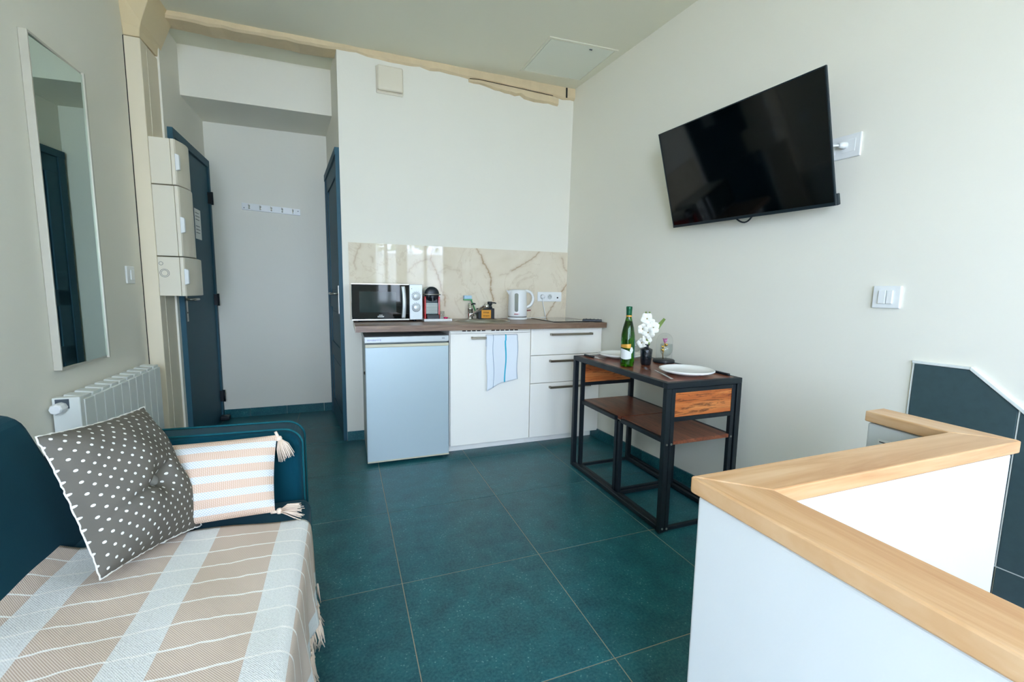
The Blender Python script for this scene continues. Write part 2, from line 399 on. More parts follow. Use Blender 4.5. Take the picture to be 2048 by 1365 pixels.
# window wall behind the camera: two casements, plus a glazed door added for light
WIN = [(.52, .98, .86, 2.35), (1.08, 1.86, .86, 2.35), (-1.05, .04, .04, 2.42)]
def wall_with_holes(x0, x1, z0, z1, holes):
    m = MB(); xs = sorted({x0, x1, *[h[0] for h in holes], *[h[1] for h in holes]}); zs = sorted({z0, z1, *[h[2] for h in holes], *[h[3] for h in holes]})
    for i in range(len(xs)-1):
        for j in range(len(zs)-1):
            cx, cz = (xs[i]+xs[i+1])/2, (zs[j]+zs[j+1])/2
            if not any(h[0] < cx < h[1] and h[2] < cz < h[3] for h in holes): m.box(xs[i], xs[i+1], YF-.15, YF, zs[j], zs[j+1])
    return m
struct(wall_with_holes(-1.25, 2.2, 0, ZC, WIN).build('wall_front', PLASTER))
for k, (x0, x1, z0, z1) in enumerate(WIN):
    r = sroot(f'window_{k+1}', (0, YF, 0))
    t = .05; fm = MB().box(x0, x0+t, YF-.11, YF-.05, z0, z1).box(x1-t, x1, YF-.11, YF-.05, z0, z1).box(x0+t, x1-t, YF-.11, YF-.05, z0, z0+t).box(x0+t, x1-t, YF-.11, YF-.05, z1-t, z1)
    mid = (x0+x1)/2
    fr = fm.build('window_frame', PVCW, r); MB().box(mid-.03, mid+.03, YF-.112, YF-.045, z0+t, z1-t).build('mullion', PVCW, r)
    for a, b in ((x0+t, mid-.03), (mid+.03, x1-t)): MB().box(a, b, YF-.084, YF-.078, z0+t, z1-t).build('pane', PANE, r)
    MB().box(x0-.04, x1+.04, YF-.02, YF+.06, z0-.035, z0).build('window_sill', PVCW, r, bevel=.006)
    ld = bpy.data.lights.new('daylight_portal', 'AREA'); ld.shape = 'RECTANGLE'; ld.size = x1-x0; ld.size_y = z1-z0
    ld.cycles.is_portal = True
    lo = bpy.data.objects.new('daylight_portal', ld); COL.objects.link(lo); lo.location = ((x0+x1)/2, YF-.16, (z0+z1)/2); lo.rotation_euler = (-PI/2, 0, PI)
r = sroot('window_4', (XL, LW[0], 0)); t = .05; ya, yb3 = LW[0], LW[1]; za, zb = LW[2], LW[3]; ym = (ya+yb3)/2
MB().box(XL-.10, XL-.04, ya, ya+t, za, zb).box(XL-.10, XL-.04, yb3-t, yb3, za, zb).box(XL-.10, XL-.04, ya+t, yb3-t, za, za+t).box(XL-.10, XL-.04, ya+t, yb3-t, zb-t, zb).build('window_frame', PVCW, r)
MB().box(XL-.102, XL-.038, ym-.03, ym+.03, za+t, zb-t).build('mullion', PVCW, r)
for a, b in ((ya+t, ym-.03), (ym+.03, yb3-t)): MB().box(XL-.075, XL-.069, a, b, za+t, zb-t).build('pane', PANE, r)
ld = bpy.data.lights.new('daylight_portal', 'AREA'); ld.shape = 'RECTANGLE'; ld.size = zb-za; ld.size_y = yb3-ya; ld.cycles.is_portal = True
lo = bpy.data.objects.new('daylight_portal', ld); COL.objects.link(lo); lo.location = (XL-.13, ym, (za+zb)/2); lo.rotation_euler = (0, -PI/2, 0)
# courtyard outside the windows: ground, white boundary wall, greenery above it
struct(MB().box(-8, 8, -9, YF-.16, -.3, -.18).box(-8, XL-.14, YF-.16, 6, -.3, -.18).build('ground_outside', mat('sandy_paving', (176, 160, 134), .8)))
struct(MB().box(.1, 6, -4.7, -4.5, -.18, 2.0).build('wall_courtyard', ROUGHP))
hg = MB(); rh = random.Random(2)
for k in range(700):
    c = Vector((rh.uniform(.2, 5.5), rh.uniform(-5.4, -4.75), rh.uniform(1.7, 2.9))); q = .09
    a_ = Vector((rh.uniform(-1, 1), rh.uniform(-1, 1), rh.uniform(-1, 1))).normalized(); b_ = a_.orthogonal().normalized()
    hg.add([c-a_*q, c+b_*q*.5, c+a_*q, c-b_*q*.5], [(0, 1, 2, 3)])
struct(hg.build('hedge', LEAFM, recalc=False))
# alcove bulkhead, beam
struct(MB().box(XA, -.02, 3.86, YB, ZS, ZC).build('trim_1', PLASTER))
bm_ = MB()
N = 40; ver = []
for i in range(N+1):
    x = -1.03+i*(1.87+1.03)/N
    zl = 2.752+random.uniform(-.006, .006)
    if x > 0: zl = 2.758-.03*x+random.uniform(-.007, .007)
    yf = YK-(.012 if x < 0 else .012+.006*x)+random.uniform(-.004, .004)
    yb = 3.575 if x < .0 else YK+.03
    if i == N: pass
    ver.append([(x, yf+.004, ZC+.01), (x, yf, zl+.012), (x, yf+.014, zl), (x, yb, zl+random.uniform(-.004, .002)), (x, yb, ZC+.01)])
bm_.add([q for r in ver for q in r], [(i*5+k, i*5+(k+1) % 5, (i+1)*5+(k+1) % 5, (i+1)*5+k) for i in range(N) for k in range(5)])
bm_.f.append(tuple(range(5))); bm_.f.append(tuple(N*5+k for k in range(4, -1, -1)))
beam = struct(bm_.build('ceiling_beam', BEAMM))
sp = MB(); ver = []                   # split, peeling lower board near the right corner
for i in range(19):
    t = i/18; x = .93+t*.75; zt = 2.722-.022*t+random.uniform(-.003, .003); hh = (.012+.045*min(1, t*1.6))*(0.75 if .5 < t < .58 else 1)+random.uniform(-.005, .005)
    d = .022+.014*math.sin(t*PI)+random.uniform(-.002, .002)
    ver.append([(x, YK+.004, zt+.012), (x, YK-d, zt), (x, YK-d+.002, zt-hh*.8), (x, YK+.004, zt-hh)])
sp.add([q for r in ver for q in r], [(i*4+k, i*4+(k+1) % 4, (i+1)*4+(k+1) % 4, (i+1)*4+k) for i in range(18) for k in range(4)])
sp.f.append((0, 1, 2, 3)); sp.f.append((75, 74, 73, 72)); sp.build('split_board', BEAMM, beam)
MB().box(1.745, 1.757, YK-.026, YK, 2.715, 2.79).build('crack', DARKGAP, beam)
MB().tube([(.93, YK-.034, 2.716), (1.0, YK-.038, 2.722), (1.3, YK-.041, 2.712), (1.62, YK-.039, 2.703)], .0025, 6).build('crack', DARKGAP, beam)
# timber post with casing and flared capital
post = sroot('column', (-1.07, 3.39, 0))
MB().box(XL+.001, -1.033, 3.25, 3.54, 0, 2.53).build('casing', CASING, post, bevel=.003)
for yy in (3.335, 3.534): MB().box(-1.034, -1.0315, yy-.002, yy+.002, 0, 2.52).build('cover_strip', IVORY, post)
MB().box(-1.113, -1.108, 3.2485, 3.252, 0, 2.53).build('joint_line', DARKGAP, post)
cp = [(-1.110, 2.532), (-1.034, 2.534), (-1.031, 2.575), (-1.022, 2.615), (-1.000, 2.67), (-.972, 2.74), (-.952, ZC), (-1.13, ZC), (-1.122, 2.70), (-1.113, 2.60)]
cap = MB()
yb_ = [3.545]*len(cp)
cap.add([(x, 3.25-(.0 if z < 2.6 else .03*(z-2.6)/.2), z) for x, z in cp]+[(x+ (.0 if x < -1.05 else .006), 3.545, z+(.012 if i in (1, 2) else 0)) for i, (x, z) in enumerate(cp)],
        [tuple(range(len(cp)-1, -1, -1)), tuple(range(len(cp), 2*len(cp)))]+[(i, (i+1) % len(cp), len(cp)+(i+1) % len(cp), len(cp)+i) for i in range(len(cp))])
cap.build('capital', CREAM, post, bevel=.004)

# baseboards made of tile pieces
def bbrow(name, p0, p1, h, th, n, nrm, cuts=None):
    r = sroot(name, (p0[0], p0[1], 0)); a, b = Vector((*p0, 0)), Vector((*p1, 0)); nn = Vector((*nrm, 0)).normalized()*th
    ts = cuts or [i/n for i in range(n+1)]
    for i in range(len(ts)-1):
        s0, s1 = a.lerp(b, ts[i]+.0012), a.lerp(b, ts[i+1]-.0012)
        MB().hexa([s0, s1, s1+nn, s0+nn], [q+Vector((0, 0, h)) for q in (s0, s1, s1+nn, s0+nn)]).build('baseboard_tile', FLOORM, r, bevel=.001, seg=1)
bbrow('baseboard_alcove', (XA+.005, YB), (-.105, YB), .075, .01, 3, (0, -1), [0, .24, .56, .9, 1.])
bbrow('baseboard_back', (0.0, YK), (.66, YK), .07, .01, 2, (0, -1))
bbrow('baseboard_right', (rwx(1.0, 0), 1.0), (rwx(YK, 0), YK), .075, .012, 4, (-1, -.08), [0, .09, .33, .57, .81, 1])
bbrow('baseboard_left', (XL, YF), (XL, 3.25), .075, .01, 8, (1, 0))

# ------------------------------------------------------------------ stair guard (half wall with timber cap), stairwell
CZ = .82
guard = sroot('half_wall', (.62, .55, 0))
def rough_box(m, x0, x1, y0, y1, z0, z1):
    m.box(x0, x1, y0, y1, z0, z1)
gm = MB(); gm.prism([(.586, YF), (.66, YF), (.66, .513), (1.445, .513), (1.458, .79), (1.398, .79), (1.378, .588), (.586, .588)], DEP, CZ-.034)
gm.build('wall_body', ROUGHP, guard, bevel=.006, seg=3)
CL = CZ-.03
MB().prism([(.577, YF), (.671, YF), (.671, .507), (.577, .597)], CL, CZ).build('cap_board', OAKY, guard, bevel=.003)
MB().prism([(.577, .5985), (.6715, .5065), (1.453, .5035), (1.369, .5985)], CL, CZ).build('cap_board', OAKX, guard, bevel=.003)
MB().prism([(1.3695, .5995), (1.4545, .505), (1.470, .795), (1.389, .794)], CL, CZ).build('cap_board', OAKY, guard, bevel=.003)
# little printed sign on the kitchen side of the short end wall
sg = MB().add([(1.3822, .695, .722), (1.3822, .695, .7505), (1.3882, .755, .7505), (1.3882, .755, .722)], [(0, 1, 2, 3)])
s_ = sg.build('notice_plate', PAPER, None, loc=(1.387, .72, .735), solid=.002)
tag(s_, 'small white printed plate on the end of the low stair wall', 'sign')
MB().add([(1.3806, .70, .741), (1.3806, .70, .744), (1.3862, .75, .744), (1.3862, .75, .741)], [(0, 1, 2, 3)]).build('printed_line', INK, s_, solid=.001)
st = sroot('staircase', (1.75, .8, 0))
for k in range(6):
    y1 = .995-.26*k; z = -.19*(k+1)
    MB().box(1.47 if y1 > .6 else .67, 2.0, y1-.275, y1, z-.04, z).build('tread', TREAD, st, bevel=.004)
    MB().box(1.47 if y1 > .6 else .67, 2.0, y1-.012, y1, z, z+.15).build('riser', TREAD, st)
struct(MB().box(.62, 2.2, YF, 1.05, DEP-.1, DEP).build('floor_lower', TREAD))
struct(MB().box(1.44, 2.05, 1.0, 1.02, DEP, -.17).build('wall_stairwell', PLASTER))
struct(MB().box(.62, 2.2, YF-.15, YF, DEP, 0).build('wall_stairwell_front', PLASTER))
# slate wainscot up the stair side of the right wall
wn = sroot('trim_2', (2.0, .8, 0))
def wtile(poly, name='wall_tile', m=SLATEB, th=.01, off=0.):
    n = len(poly); a = [(rwx(y, z)+.002, y, z) for y, z in poly]; b = [(rwx(y, z)-th-off, y, z) for y, z in poly]
    k = MB().add(a+b, [tuple(range(n)), tuple(range(2*n-1, n-1, -1))]+[(i, (i+1) % n, n+(i+1) % n, n+i) for i in range(n)])
    return k.build(name, m, wn, bevel=.001, seg=1)
sl = (.898-.790)/(.836-.71); top = lambda y: .898-(.836-y)*sl
wtile([(.988, .262), (.988, .897), (.836, .898), (.712, top(.712)), (.712, .262)])
wtile([(.706, .262), (.706, top(.706)), (.13, top(.13)), (.13, .262)])
wtile([(.125, .0), (.125, top(.125)), (-.45, top(-.45)), (-.45, -.3)])
wtile([(.988, -.33), (.988, .257), (.712, .257), (.712, -.33)]); wtile([(.706, -.33), (.706, .257), (.13, .257), (.13, -.33)])
wtile([(.995, .25), (.995, .903), (.989, .903), (.989, .25)], 'edge_joint', WGROUT, .008)
wtile([(.995, .8985), (.836, .8995), (.834, .909), (.996, .908)], 'edge_joint', WGROUT, .012)
wtile([(.836, .8995), (.13, top(.13)+.0015), (.13, top(.13)+.016), (.834, .911)], 'edge_joint', WGROUT, .014)
wtile([(.711, .262), (.711, top(.711)), (.707, top(.707)), (.707, .262)], 'joint', WGROUT, .0085)
wtile([(.99, .2575), (.99, .2615), (.13, .2615), (.13, .2575)], 'joint', WGROUT, .0085)

# ------------------------------------------------------------------ doors
d1 = sroot('door_1', (XA, 3.95, 0))
x = XA
MB().box(x, x+.03, 3.545, 3.575, 0, 2.15).build('jamb', DOORM, d1); MB().box(x, x+.03, 4.335, 4.375, 0, 2.15).build('jamb', DOORM, d1)
MB().box(x, x+.03, 3.575, 4.335, 2.095, 2.15).build('lintel', DOORM, d1)
lf = MB().box(x, x+.018, 3.579, 4.331, .008, 2.09).build('door_leaf', DOORM, d1, bevel=.002)
for z in (1.85, 1.03, .21):
    h = MB().box(x+.015, x+.042, 4.318, 4.345, z-.045, z+.045).lathe([(.009, z-.05), (.009, z+.05)], (x+.045, 4.335, 0), 12).build('hinge', BLACKM, d1)
hp = MB().box(x+.018, x+.026, 3.585, 3.622, .90, 1.085).build('handle_plate', STEEL, d1, bevel=.002)
MB().tube([(x+.022, 3.604, 1.05), (x+.06, 3.604, 1.05), (x+.066, 3.615, 1.05), (x+.066, 3.72, 1.05)], .008, 10).build('lever', STEEL, hp)
MB().lathe([(.006, x+.02), (.006, x+.0275)], (0, 3.604, .96), 12, 'x').build('keyhole', DARKGAP, hp)
ds = MB().box(x+.02, x+.09, 4.25, 4.32, .012, .05).build('door_stop', BLACKP, None, loc=(x+.05, 4.28, .0), bevel=.01)
tag(ds, 'black door stop wedge on the floor at the hinge side of the left blue door', 'door stop')
nt = MB().box(x+.019, x+.0205, 3.93, 4.075, 1.49, 1.71).build('paper_notice', PAPER, None, loc=(x+.02, 4.0, 1.6))
tag(nt, 'white paper notice taped to the left blue grey door', 'notice')
for k in range(7):
    if k == 3: continue
    z = 1.68-k*.024; MB().box(x+.0204, x+.0212, 3.945, 4.06-random.random()*.03, z-.0022, z+.0022).build('printed_line', INK, nt)
d2 = sroot('door_2', (-.05, 3.9, 0))
def ap(y, off): return AX(y)-off
def pb(y0, y1, z0, z1, o0, o1, name, m=DOORM, par=None, bev=.0):
    return MB().hexa([(ap(y0, o0), y0, z0), (ap(y1, o0), y1, z0), (ap(y1, o1), y1, z0), (ap(y0, o1), y0, z0)],
                     [(ap(y0, o0), y0, z1), (ap(y1, o0), y1, z1), (ap(y1, o1), y1, z1), (ap(y0, o1), y0, z1)]).build(name, m, par or d2, bevel=bev)
pb(3.452, 3.49, 0, 2.07, -.001, .026, 'jamb'); pb(4.30, 4.36, 0, 2.07, -.001, .026, 'jamb'); pb(3.452, 4.36, 2.07, 2.12, -.001, .03, 'lintel')
lf2 = pb(3.492, 4.298, .008, 2.066, -.001, .008, 'door_leaf')
for z0, z1 in ((.008, .16), (.56, .68), (.98, 1.10), (1.95, 2.066)): pb(3.492, 4.298, z0, z1, .008, .019, 'rail', par=lf2, bev=.002)
for y0, y1 in ((3.492, 3.60), (4.19, 4.298)): pb(y0, y1, .16, 1.95, .008, .019, 'stile', par=lf2, bev=.002)
for z0, z1 in ((.19, .53), (.71, .95), (1.13, 1.92)): pb(3.63, 4.16, z0, z1, .008, .013, 'panel', par=lf2, bev=.003)
hp2 = pb(3.52, 3.56, .95, 1.16, .019, .027, 'handle_plate', STEEL, bev=.002)
y = 3.54; MB().tube([(ap(y, .02), y, 1.10), (ap(y, .07), y, 1.10), (ap(y, .075), y+.012, 1.10), (ap(y+.11, .075), y+.11, 1.10)], .008, 10).build('lever', STEEL, hp2)

# ------------------------------------------------------------------ kitchen run
bs = MB()
VEINS = [([(1.0, 1.468), (1.037, 1.41), (1.055, 1.359), (1.099, 1.296), (1.122, 1.238), (1.115, 1.168), (1.132, 1.109), (1.145, 1.055)], 1.0),
([(0.65, 1.463), (0.633, 1.372), (0.672, 1.296), (0.697, 1.229), (0.717, 1.15), (0.74, 1.082), (0.746, 1.013)], .75),
([(1.548, 1.467), (1.469, 1.397), (1.391, 1.353), (1.301, 1.302)], .75), ([(1.755, 1.426), (1.778, 1.353), (1.815, 1.304)], .6),
([(1.811, 1.197), (1.75, 1.115), (1.683, 1.014), (1.623, .913)], .95), ([(1.263, 1.277), (1.199, 1.264)], .3),
([(0.639, 1.372), (0.571, 1.359), (0.505, 1.324), (0.461, 1.267)], .4), ([(0.129, 1.458), (0.093, 1.383), (0.081, 1.331), (0.09, 1.279)], .5),
([(0.199, 1.377), (0.208, 1.335)], .4), ([(0.672, 1.262), (0.752, 1.309), (0.869, 1.29)], .28), ([(0.99, 1.119), (0.893, 1.083), (0.834, 1.048)], .28), ([(0.741, 1.331), (0.799, 1.316)], .3)]
rv = random.Random(3); FINE = []
for pts, wt in VEINS:
    q = []
    for a, b in zip(pts, pts[1:]):
        for k in range(6):
            t = k/6; q.append((a[0]+(b[0]-a[0])*t+rv.uniform(-.006, .006), a[1]+(b[1]-a[1])*t+rv.uniform(-.005, .005)))
    q.append(pts[-1]); FINE.append((q, wt, [rv.uniform(.5, 1.3) for _ in q]))
BX0, BX1, BZ0, BZ1 = .042, 1.812, CT, 1.470
def bsrw(z): return min(BX1, rwx(YK-.008, z)-.001)
NX, NZ = 300, 92
bs.grid(lambda u, v: (BX0+(bsrw(BZ0+(BZ1-BZ0)*v)-BX0)*u, YK-.008, BZ0+(BZ1-BZ0)*v), NX, NZ, smooth=False)
front = len(bs.v)
bs.add([(BX0, YK-.008, BZ0), (bsrw(BZ0), YK-.008, BZ0), (bsrw(BZ1), YK-.008, BZ1), (BX0, YK-.008, BZ1), (BX0, YK, BZ0), (bsrw(BZ0), YK, BZ0), (bsrw(BZ1), YK, BZ1), (BX0, YK, BZ1)],
       [(0, 4, 7, 3), (3, 7, 6, 2), (1, 2, 6, 5)])
bso = bs.build('backsplash', MARBLE, None, loc=(.9, YK, CT), recalc=False)
tag(bso, 'glossy cream marble backsplash slab with brown veins above the worktop', 'backsplash')
import array
ca = bso.data.color_attributes.new('vein', 'FLOAT_COLOR', 'POINT')
val = [0.]*len(bs.v)
cellx, cellz = (BX1-BX0)/NX, (BZ1-BZ0)/NZ
for pts, wt, ws in FINE:
    for (a, b), w0 in zip(zip(pts, pts[1:]), ws):
        rad = .028; d = Vector((b[0]-a[0], b[1]-a[1])); L2 = max(d.length_squared, 1e-9)
        i0, i1 = int((min(a[0], b[0])-rad-BX0)/cellx), int((max(a[0], b[0])+rad-BX0)/cellx)+1
        j0, j1 = int((min(a[1], b[1])-rad-BZ0)/cellz), int((max(a[1], b[1])+rad-BZ0)/cellz)+1
        for j in range(max(0, j0), min(NZ, j1)+1):
            for i in range(max(0, i0), min(NX, i1)+1):
                px, pz = BX0+i*cellx, BZ0+j*cellz
                t = max(0, min(1, ((px-a[0])*d.x+(pz-a[1])*d.y)/L2)); e = math.hypot(px-a[0]-d.x*t, pz-a[1]-d.y*t)
                k = j*(NX+1)+i
                val[k] = max(val[k], wt*(.75*math.exp(-(e/(.0042*w0))**2)+.30*math.exp(-(e/(.016*w0))**2)))
ca.data.foreach_set('color', array.array('f', [c for v_ in val for c in (v_, v_, v_, 1.)]))

# worktop with a round cut-out
SX, SY, SR = .965, 3.165, .198
wt_ = MB(); y0, y1 = 2.842, YK-.009; xr = 1.842; z0, z1 = CT-.038, CT
n = 32; R = SR-.012
ring = [(SX+R*math.cos(2*PI*(k+.5)/n), SY+R*math.sin(2*PI*(k+.5)/n)) for k in range(n)]
def sq(k):
    a = 2*PI*(k+.5)/n; c, s_ = math.cos(a), math.sin(a); m_ = max(abs(c), abs(s_)); return (SX+.22*c/m_, SY+.22*s_/m_)
sqr = [sq(k) for k in range(n)]
vs = [(p[0], p[1], z) for z in (z1, z0) for p in ring]+[(p[0], p[1], z) for z in (z1, z0) for p in sqr]
fs = []
for k in range(n):
    l = (k+1) % n
    fs += [(k, l, 2*n+l, 2*n+k), (n+l, n+k, 3*n+k, 3*n+l), (l, k, n+k, n+l)]
# corners of the inner square
wt_.add(vs, fs)
cx0, cx1, cy0, cy1 = SX-.22, SX+.22, SY-.22, SY+.22
for cxx, cyy, sgx, sgy in ((cx1, cy1, 1, 1), (cx0, cy1, -1, 1), (cx0, cy0, -1, -1), (cx1, cy0, 1, -1)):
    pts = [p for p in sqr if (p[0]-SX)*sgx > 0 and (p[1]-SY)*sgy > 0]
    near = sorted(pts, key=lambda p: (p[0]-cxx)**2+(p[1]-cyy)**2)[:2]
    if abs(near[0][0]-cxx) > 1e-6 or abs(near[0][1]-cyy) > 1e-6:
        for z in (z1, z0): wt_.add([(near[0][0], near[0][1], z), (cxx, cyy, z), (near[1][0], near[1][1], z)], [(0, 1, 2)])
XW0 = .062
for a in (((XW0, cx0), (y0, y1)), ((cx1, xr), (y0, y1)), ((cx0, cx1), (y0, cy0)), ((cx0, cx1), (cy1, y1))):
    (xa, xb), (ya, yb2) = a; wt_.box(xa, xb, ya, yb2, z0, z1)
wto = wt_.build('worktop', COUNTM, None, loc=(.95, 3.14, z0), recalc=True)
tag(wto, 'brown wood grain laminate worktop running over fridge and cabinets', 'worktop')
MB().box(XW0-.0012, XW0, y0, y1, z0, z1).build('edge_band', IVORY, wto)

sk = thing('sink', 'round stainless steel sink bowl set in the worktop', 'sink', (SX, SY, CT))
MB().lathe([(SR+.012, CT+.0005), (SR+.010, CT+.004), (SR-.004, CT+.004), (SR-.014, CT-.002), (SR-.02, CT-.03), (SR-.035, CT-.13), (SR-.09, CT-.145), (.03, CT-.15), (0, CT-.15)], (SX, SY, 0), 48, caps=False).build('bowl', STEEL, sk, recalc=False)
MB().lathe([(.0, CT-.147), (.032, CT-.147), (.034, CT-.149)], (SX, SY, 0), 20, caps=False).build('drain', CHROME, sk)
fx, fy = .932, 3.388
fa = thing('mixer_tap', 'chrome single lever mixer tap behind the round sink', 'tap', (fx, fy, CT))
MB().lathe([(.026, CT), (.026, CT+.006), (.021, CT+.012), (.021, CT+.075), (.024, CT+.078), (.024, CT+.084), (.021, CT+.088), (.020, CT+.11), (.014, CT+.122), (0, CT+.124)], (fx, fy, 0), 24).build('body', CHROME, fa)
MB().tube([(fx, fy-.005, CT+.02), (fx+.03, fy-.06, CT+.055), (fx+.072, fy-.14, CT+.105), (fx+.080, fy-.155, CT+.113)], [.013, .013, .012, .014], 14).lathe([(.015, -.004), (.017, 0), (.017, .02), (.012, .024)], (fx+.086, fy-.16, CT+.098), 18).build('spout', CHROME, fa)
MB().tube([(fx+.004, fy-.01, CT+.112), (fx+.022, fy-.03, CT+.122), (fx+.030, fy-.045, CT+.120)], [.007, .006, .005], 8).build('lever', BLACKP, fa)
br = thing('dish_brush', 'green handled dish brush with pale blue sponge head behind tap', 'brush', (fx+.05, 3.42, CT))
MB().tube([(fx+.075, 3.415, CT), (fx+.03, 3.42, CT+.12), (fx+.018, 3.42, CT+.148)], .006, 8).box(fx-.045, fx+.022, 3.40, 3.432, CT+.146, CT+.156).build('handle', GREENB, br)
MB().box(fx-.045, fx+.018, 3.398, 3.434, CT+.156, CT+.184).build('sponge', BLUEB, br, bevel=.004)
so = thing('soap_dispenser', 'black square soap dispenser with orange label beside tap', 'soap dispenser', (1.05, 3.37, CT))
MB().box(.990, 1.122, 3.345, 3.41, CT, CT+.085).build('bottle', BLACKP, so, bevel=.004)
MB().lathe([(.020, CT+.085), (.020, CT+.098), (.015, CT+.1), (.015, CT+.108), (.019, CT+.112), (.019, CT+.136), (.017, CT+.138), (0, CT+.138)], (1.092, 3.377, 0), 18).tube([(1.092, 3.377, CT+.128), (1.13, 3.37, CT+.128), (1.142, 3.368, CT+.124)], .005, 8).build('pump', BLACKP, so)
lb = MB().box(1.014, 1.092, 3.3435, 3.345, CT+.008, CT+.072).build('label', ORANGE, so)
def strokes(parent, name, m, x, y, z, wid, h, n=5, seed=1, th=.0006, gap=.35):
    """a row of small letter-like upright marks lying on a face that looks towards -Y"""
    r = random.Random(seed); k = MB(); cw = wid/n
    for i in range(n):
        a = x+i*cw; b = a+cw*(1-gap); t = cw*.22
        k.box(a, a+t, y-th, y, z, z+h)
        c = r.randint(0, 3)
        if c != 1: k.box(a+t, b, y-th, y, z+h-h*.18, z+h)
        if c != 0: k.box(a+t, b, y-th, y, z, z+h*.18)
        if c in (0, 2): k.box(a+t, b, y-th, y, z+h*.42, z+h*.58)
        if c in (1, 3): k.box(b-t, b, y-th, y, z+h*.18, z+h)
    return k.build(name, m, parent)
strokes(lb, 'lettering', DARKGAP, 1.030, 3.3435, CT+.046, .048, .012, 6, 2); strokes(lb, 'lettering', DARKGAP, 1.028, 3.3435, CT+.022, .052, .009, 7, 5)

# cabinets
def panel_front(x0, x1, z0, z1): return MB().box(x0, x1, 2.90, 2.918, z0, z1)
def handle(x0, x1, z, par):
    return MB().box(x0, x1, 2.868, 2.878, z-.008, z+.008).box(x0, x0+.014, 2.878, 2.90, z-.008, z+.008).box(x1-.014, x1, 2.878, 2.90, z-.008, z+.008).build('handle', NICKEL, par, bevel=.0012, seg=1)
sc = thing('sink_cabinet', 'cream one door sink base cabinet between fridge and drawers', 'cabinet', (.95, 3.15, 0))
MB().box(.660, .676, 2.92, 3.40, .065, .872).box(1.232, 1.248, 2.92, 3.40, .065, .872).box(.676, 1.232, 2.92, 3.40, .065, .082).box(.676, 1.232, 3.39, 3.40, .082, .872).build('carcass', CABM, sc)
dr = panel_front(.663, 1.246, .066, .846).build('door', CABM, sc, bevel=.0015); handle(.805, 1.122, .818, dr)
vs_ = MB().box(.663, 1.246, 2.905, 2.918, .848, .8745).build('vent_strip', CABM, sc)
for k in range(12):
    if k == 5: continue
    xx = .745+.0345*k; MB().box(xx, xx+.026, 2.9042, 2.9052, .862, .869).build('slot', DARKGAP, vs_)
MB().box(.663, 1.248, 2.985, 3.0, 0, .063).build('plinth', CABM, sc)
dc = thing('drawer_cabinet', 'cream three drawer cabinet at the right end of worktop', 'cabinet', (1.55, 3.15, 0))
xr2 = rwx(2.92, .0)-.005
MB().box(1.250, 1.266, 2.92, 3.40, .065, .872).box(xr2-.016-.045, xr2-.045, 2.92, 3.40, .065, .872).box(1.266, xr2-.05, 2.92, 3.40, .065, .082).box(1.266, xr2-.05, 2.92, 3.40, .858, .872).build('carcass', CABM, dc)
for z0_, z1_, hz, hx0, hx1 in ((.678, .872, .829, 1.400, 1.745), (.472, .674, .633, 1.398, 1.745), (.066, .468, .437, 1.400, 1.742)):
    dd = panel_front(1.252, rwx(2.9, z0_)-.006, z0_, z1_).build('drawer', CABM, dc, bevel=.0015); handle(hx0, hx1, hz, dd)
MB().box(1.249, rwx(3.0, 0)-.002, 2.985, 3.0, 0, .063).build('plinth', CABM, dc)

# fridge
fr = thing('fridge', 'silver grey undercounter fridge at the left end of worktop', 'fridge', (.383, 3.1, 0))
MB().box(.118, .648, 2.945, 3.40, .025, .835).build('body', FRIDGEB, fr, bevel=.003)
fp = MB().box(.114, .652, 2.895, 3.40, .80, .84).build('control_fascia', SILVER, fr, bevel=.004)
dr = MB().box(.116, .650, 2.892, 2.942, .022, .792).build('door', FRIDGEM, fr, bevel=.006, seg=3)
MB().box(.117, .649, 2.884, 2.900, .772, .792).build('handle_strip', CREAMTRIM, dr, bevel=.004)
MB().box(.117, .649, 2.889, 2.9, .018, .026).build('bottom_trim', CREAMTRIM, dr)
strokes(fp, 'lettering', mat('violet_print', (120, 124, 176), .5), .132, 2.895, .813, .085, .011, 10, 4); strokes(fp, 'lettering', INK, .605, 2.895, .818, .018, .009, 3, 7)
for xx in (.14, .625):
    for yy in (2.95, 3.36): MB().lathe([(.014, 0), (.014, .03)], (xx, yy, 0), 12).build('foot', WHITEP, fr)
MB().box(.108, .116, 2.91, 2.935, .60, .615).build('hinge_pin', DARKGAP, fr)

# tea towel over the door handle
tw = MB(); hx0, hx1 = .905, 1.132
def towel_fn(u, v):
    L1, L0 = .335, .07; s_ = v*(L1+L0+.03)
    x = hx0+(hx1-hx0)*u + .004*math.sin(v*9+u*4)*(v > .3)
    wob = .006*math.sin(u*7+.6)*min(1, max(0, (v-.25)*2))
    if s_ < L0: return (x, 2.885, .828-L0+s_)
    if s_ < L0+.03:
        a = (s_-L0)/.03*PI; return (x, 2.8725+.0125*math.cos(a), .828+.012*math.sin(a))
    q = (s_-L0-.03)/L1; edge = .045*max(0, .42-u)/.42 if u < .42 else 0
    edge -= .030*max(0, u-.42)/.58
    return (x, 2.860-wob, .828-(L1+edge*q)*q)
tw.grid(towel_fn, 24, 48, lambda u, v: (u, v*1.7))
tag(tw.build('tea_towel', TOWEL, None, loc=(1.02, 2.87, .83), solid=.002), 'white tea towel with blue stripes hanging on the cream cabinet door handle', 'towel')

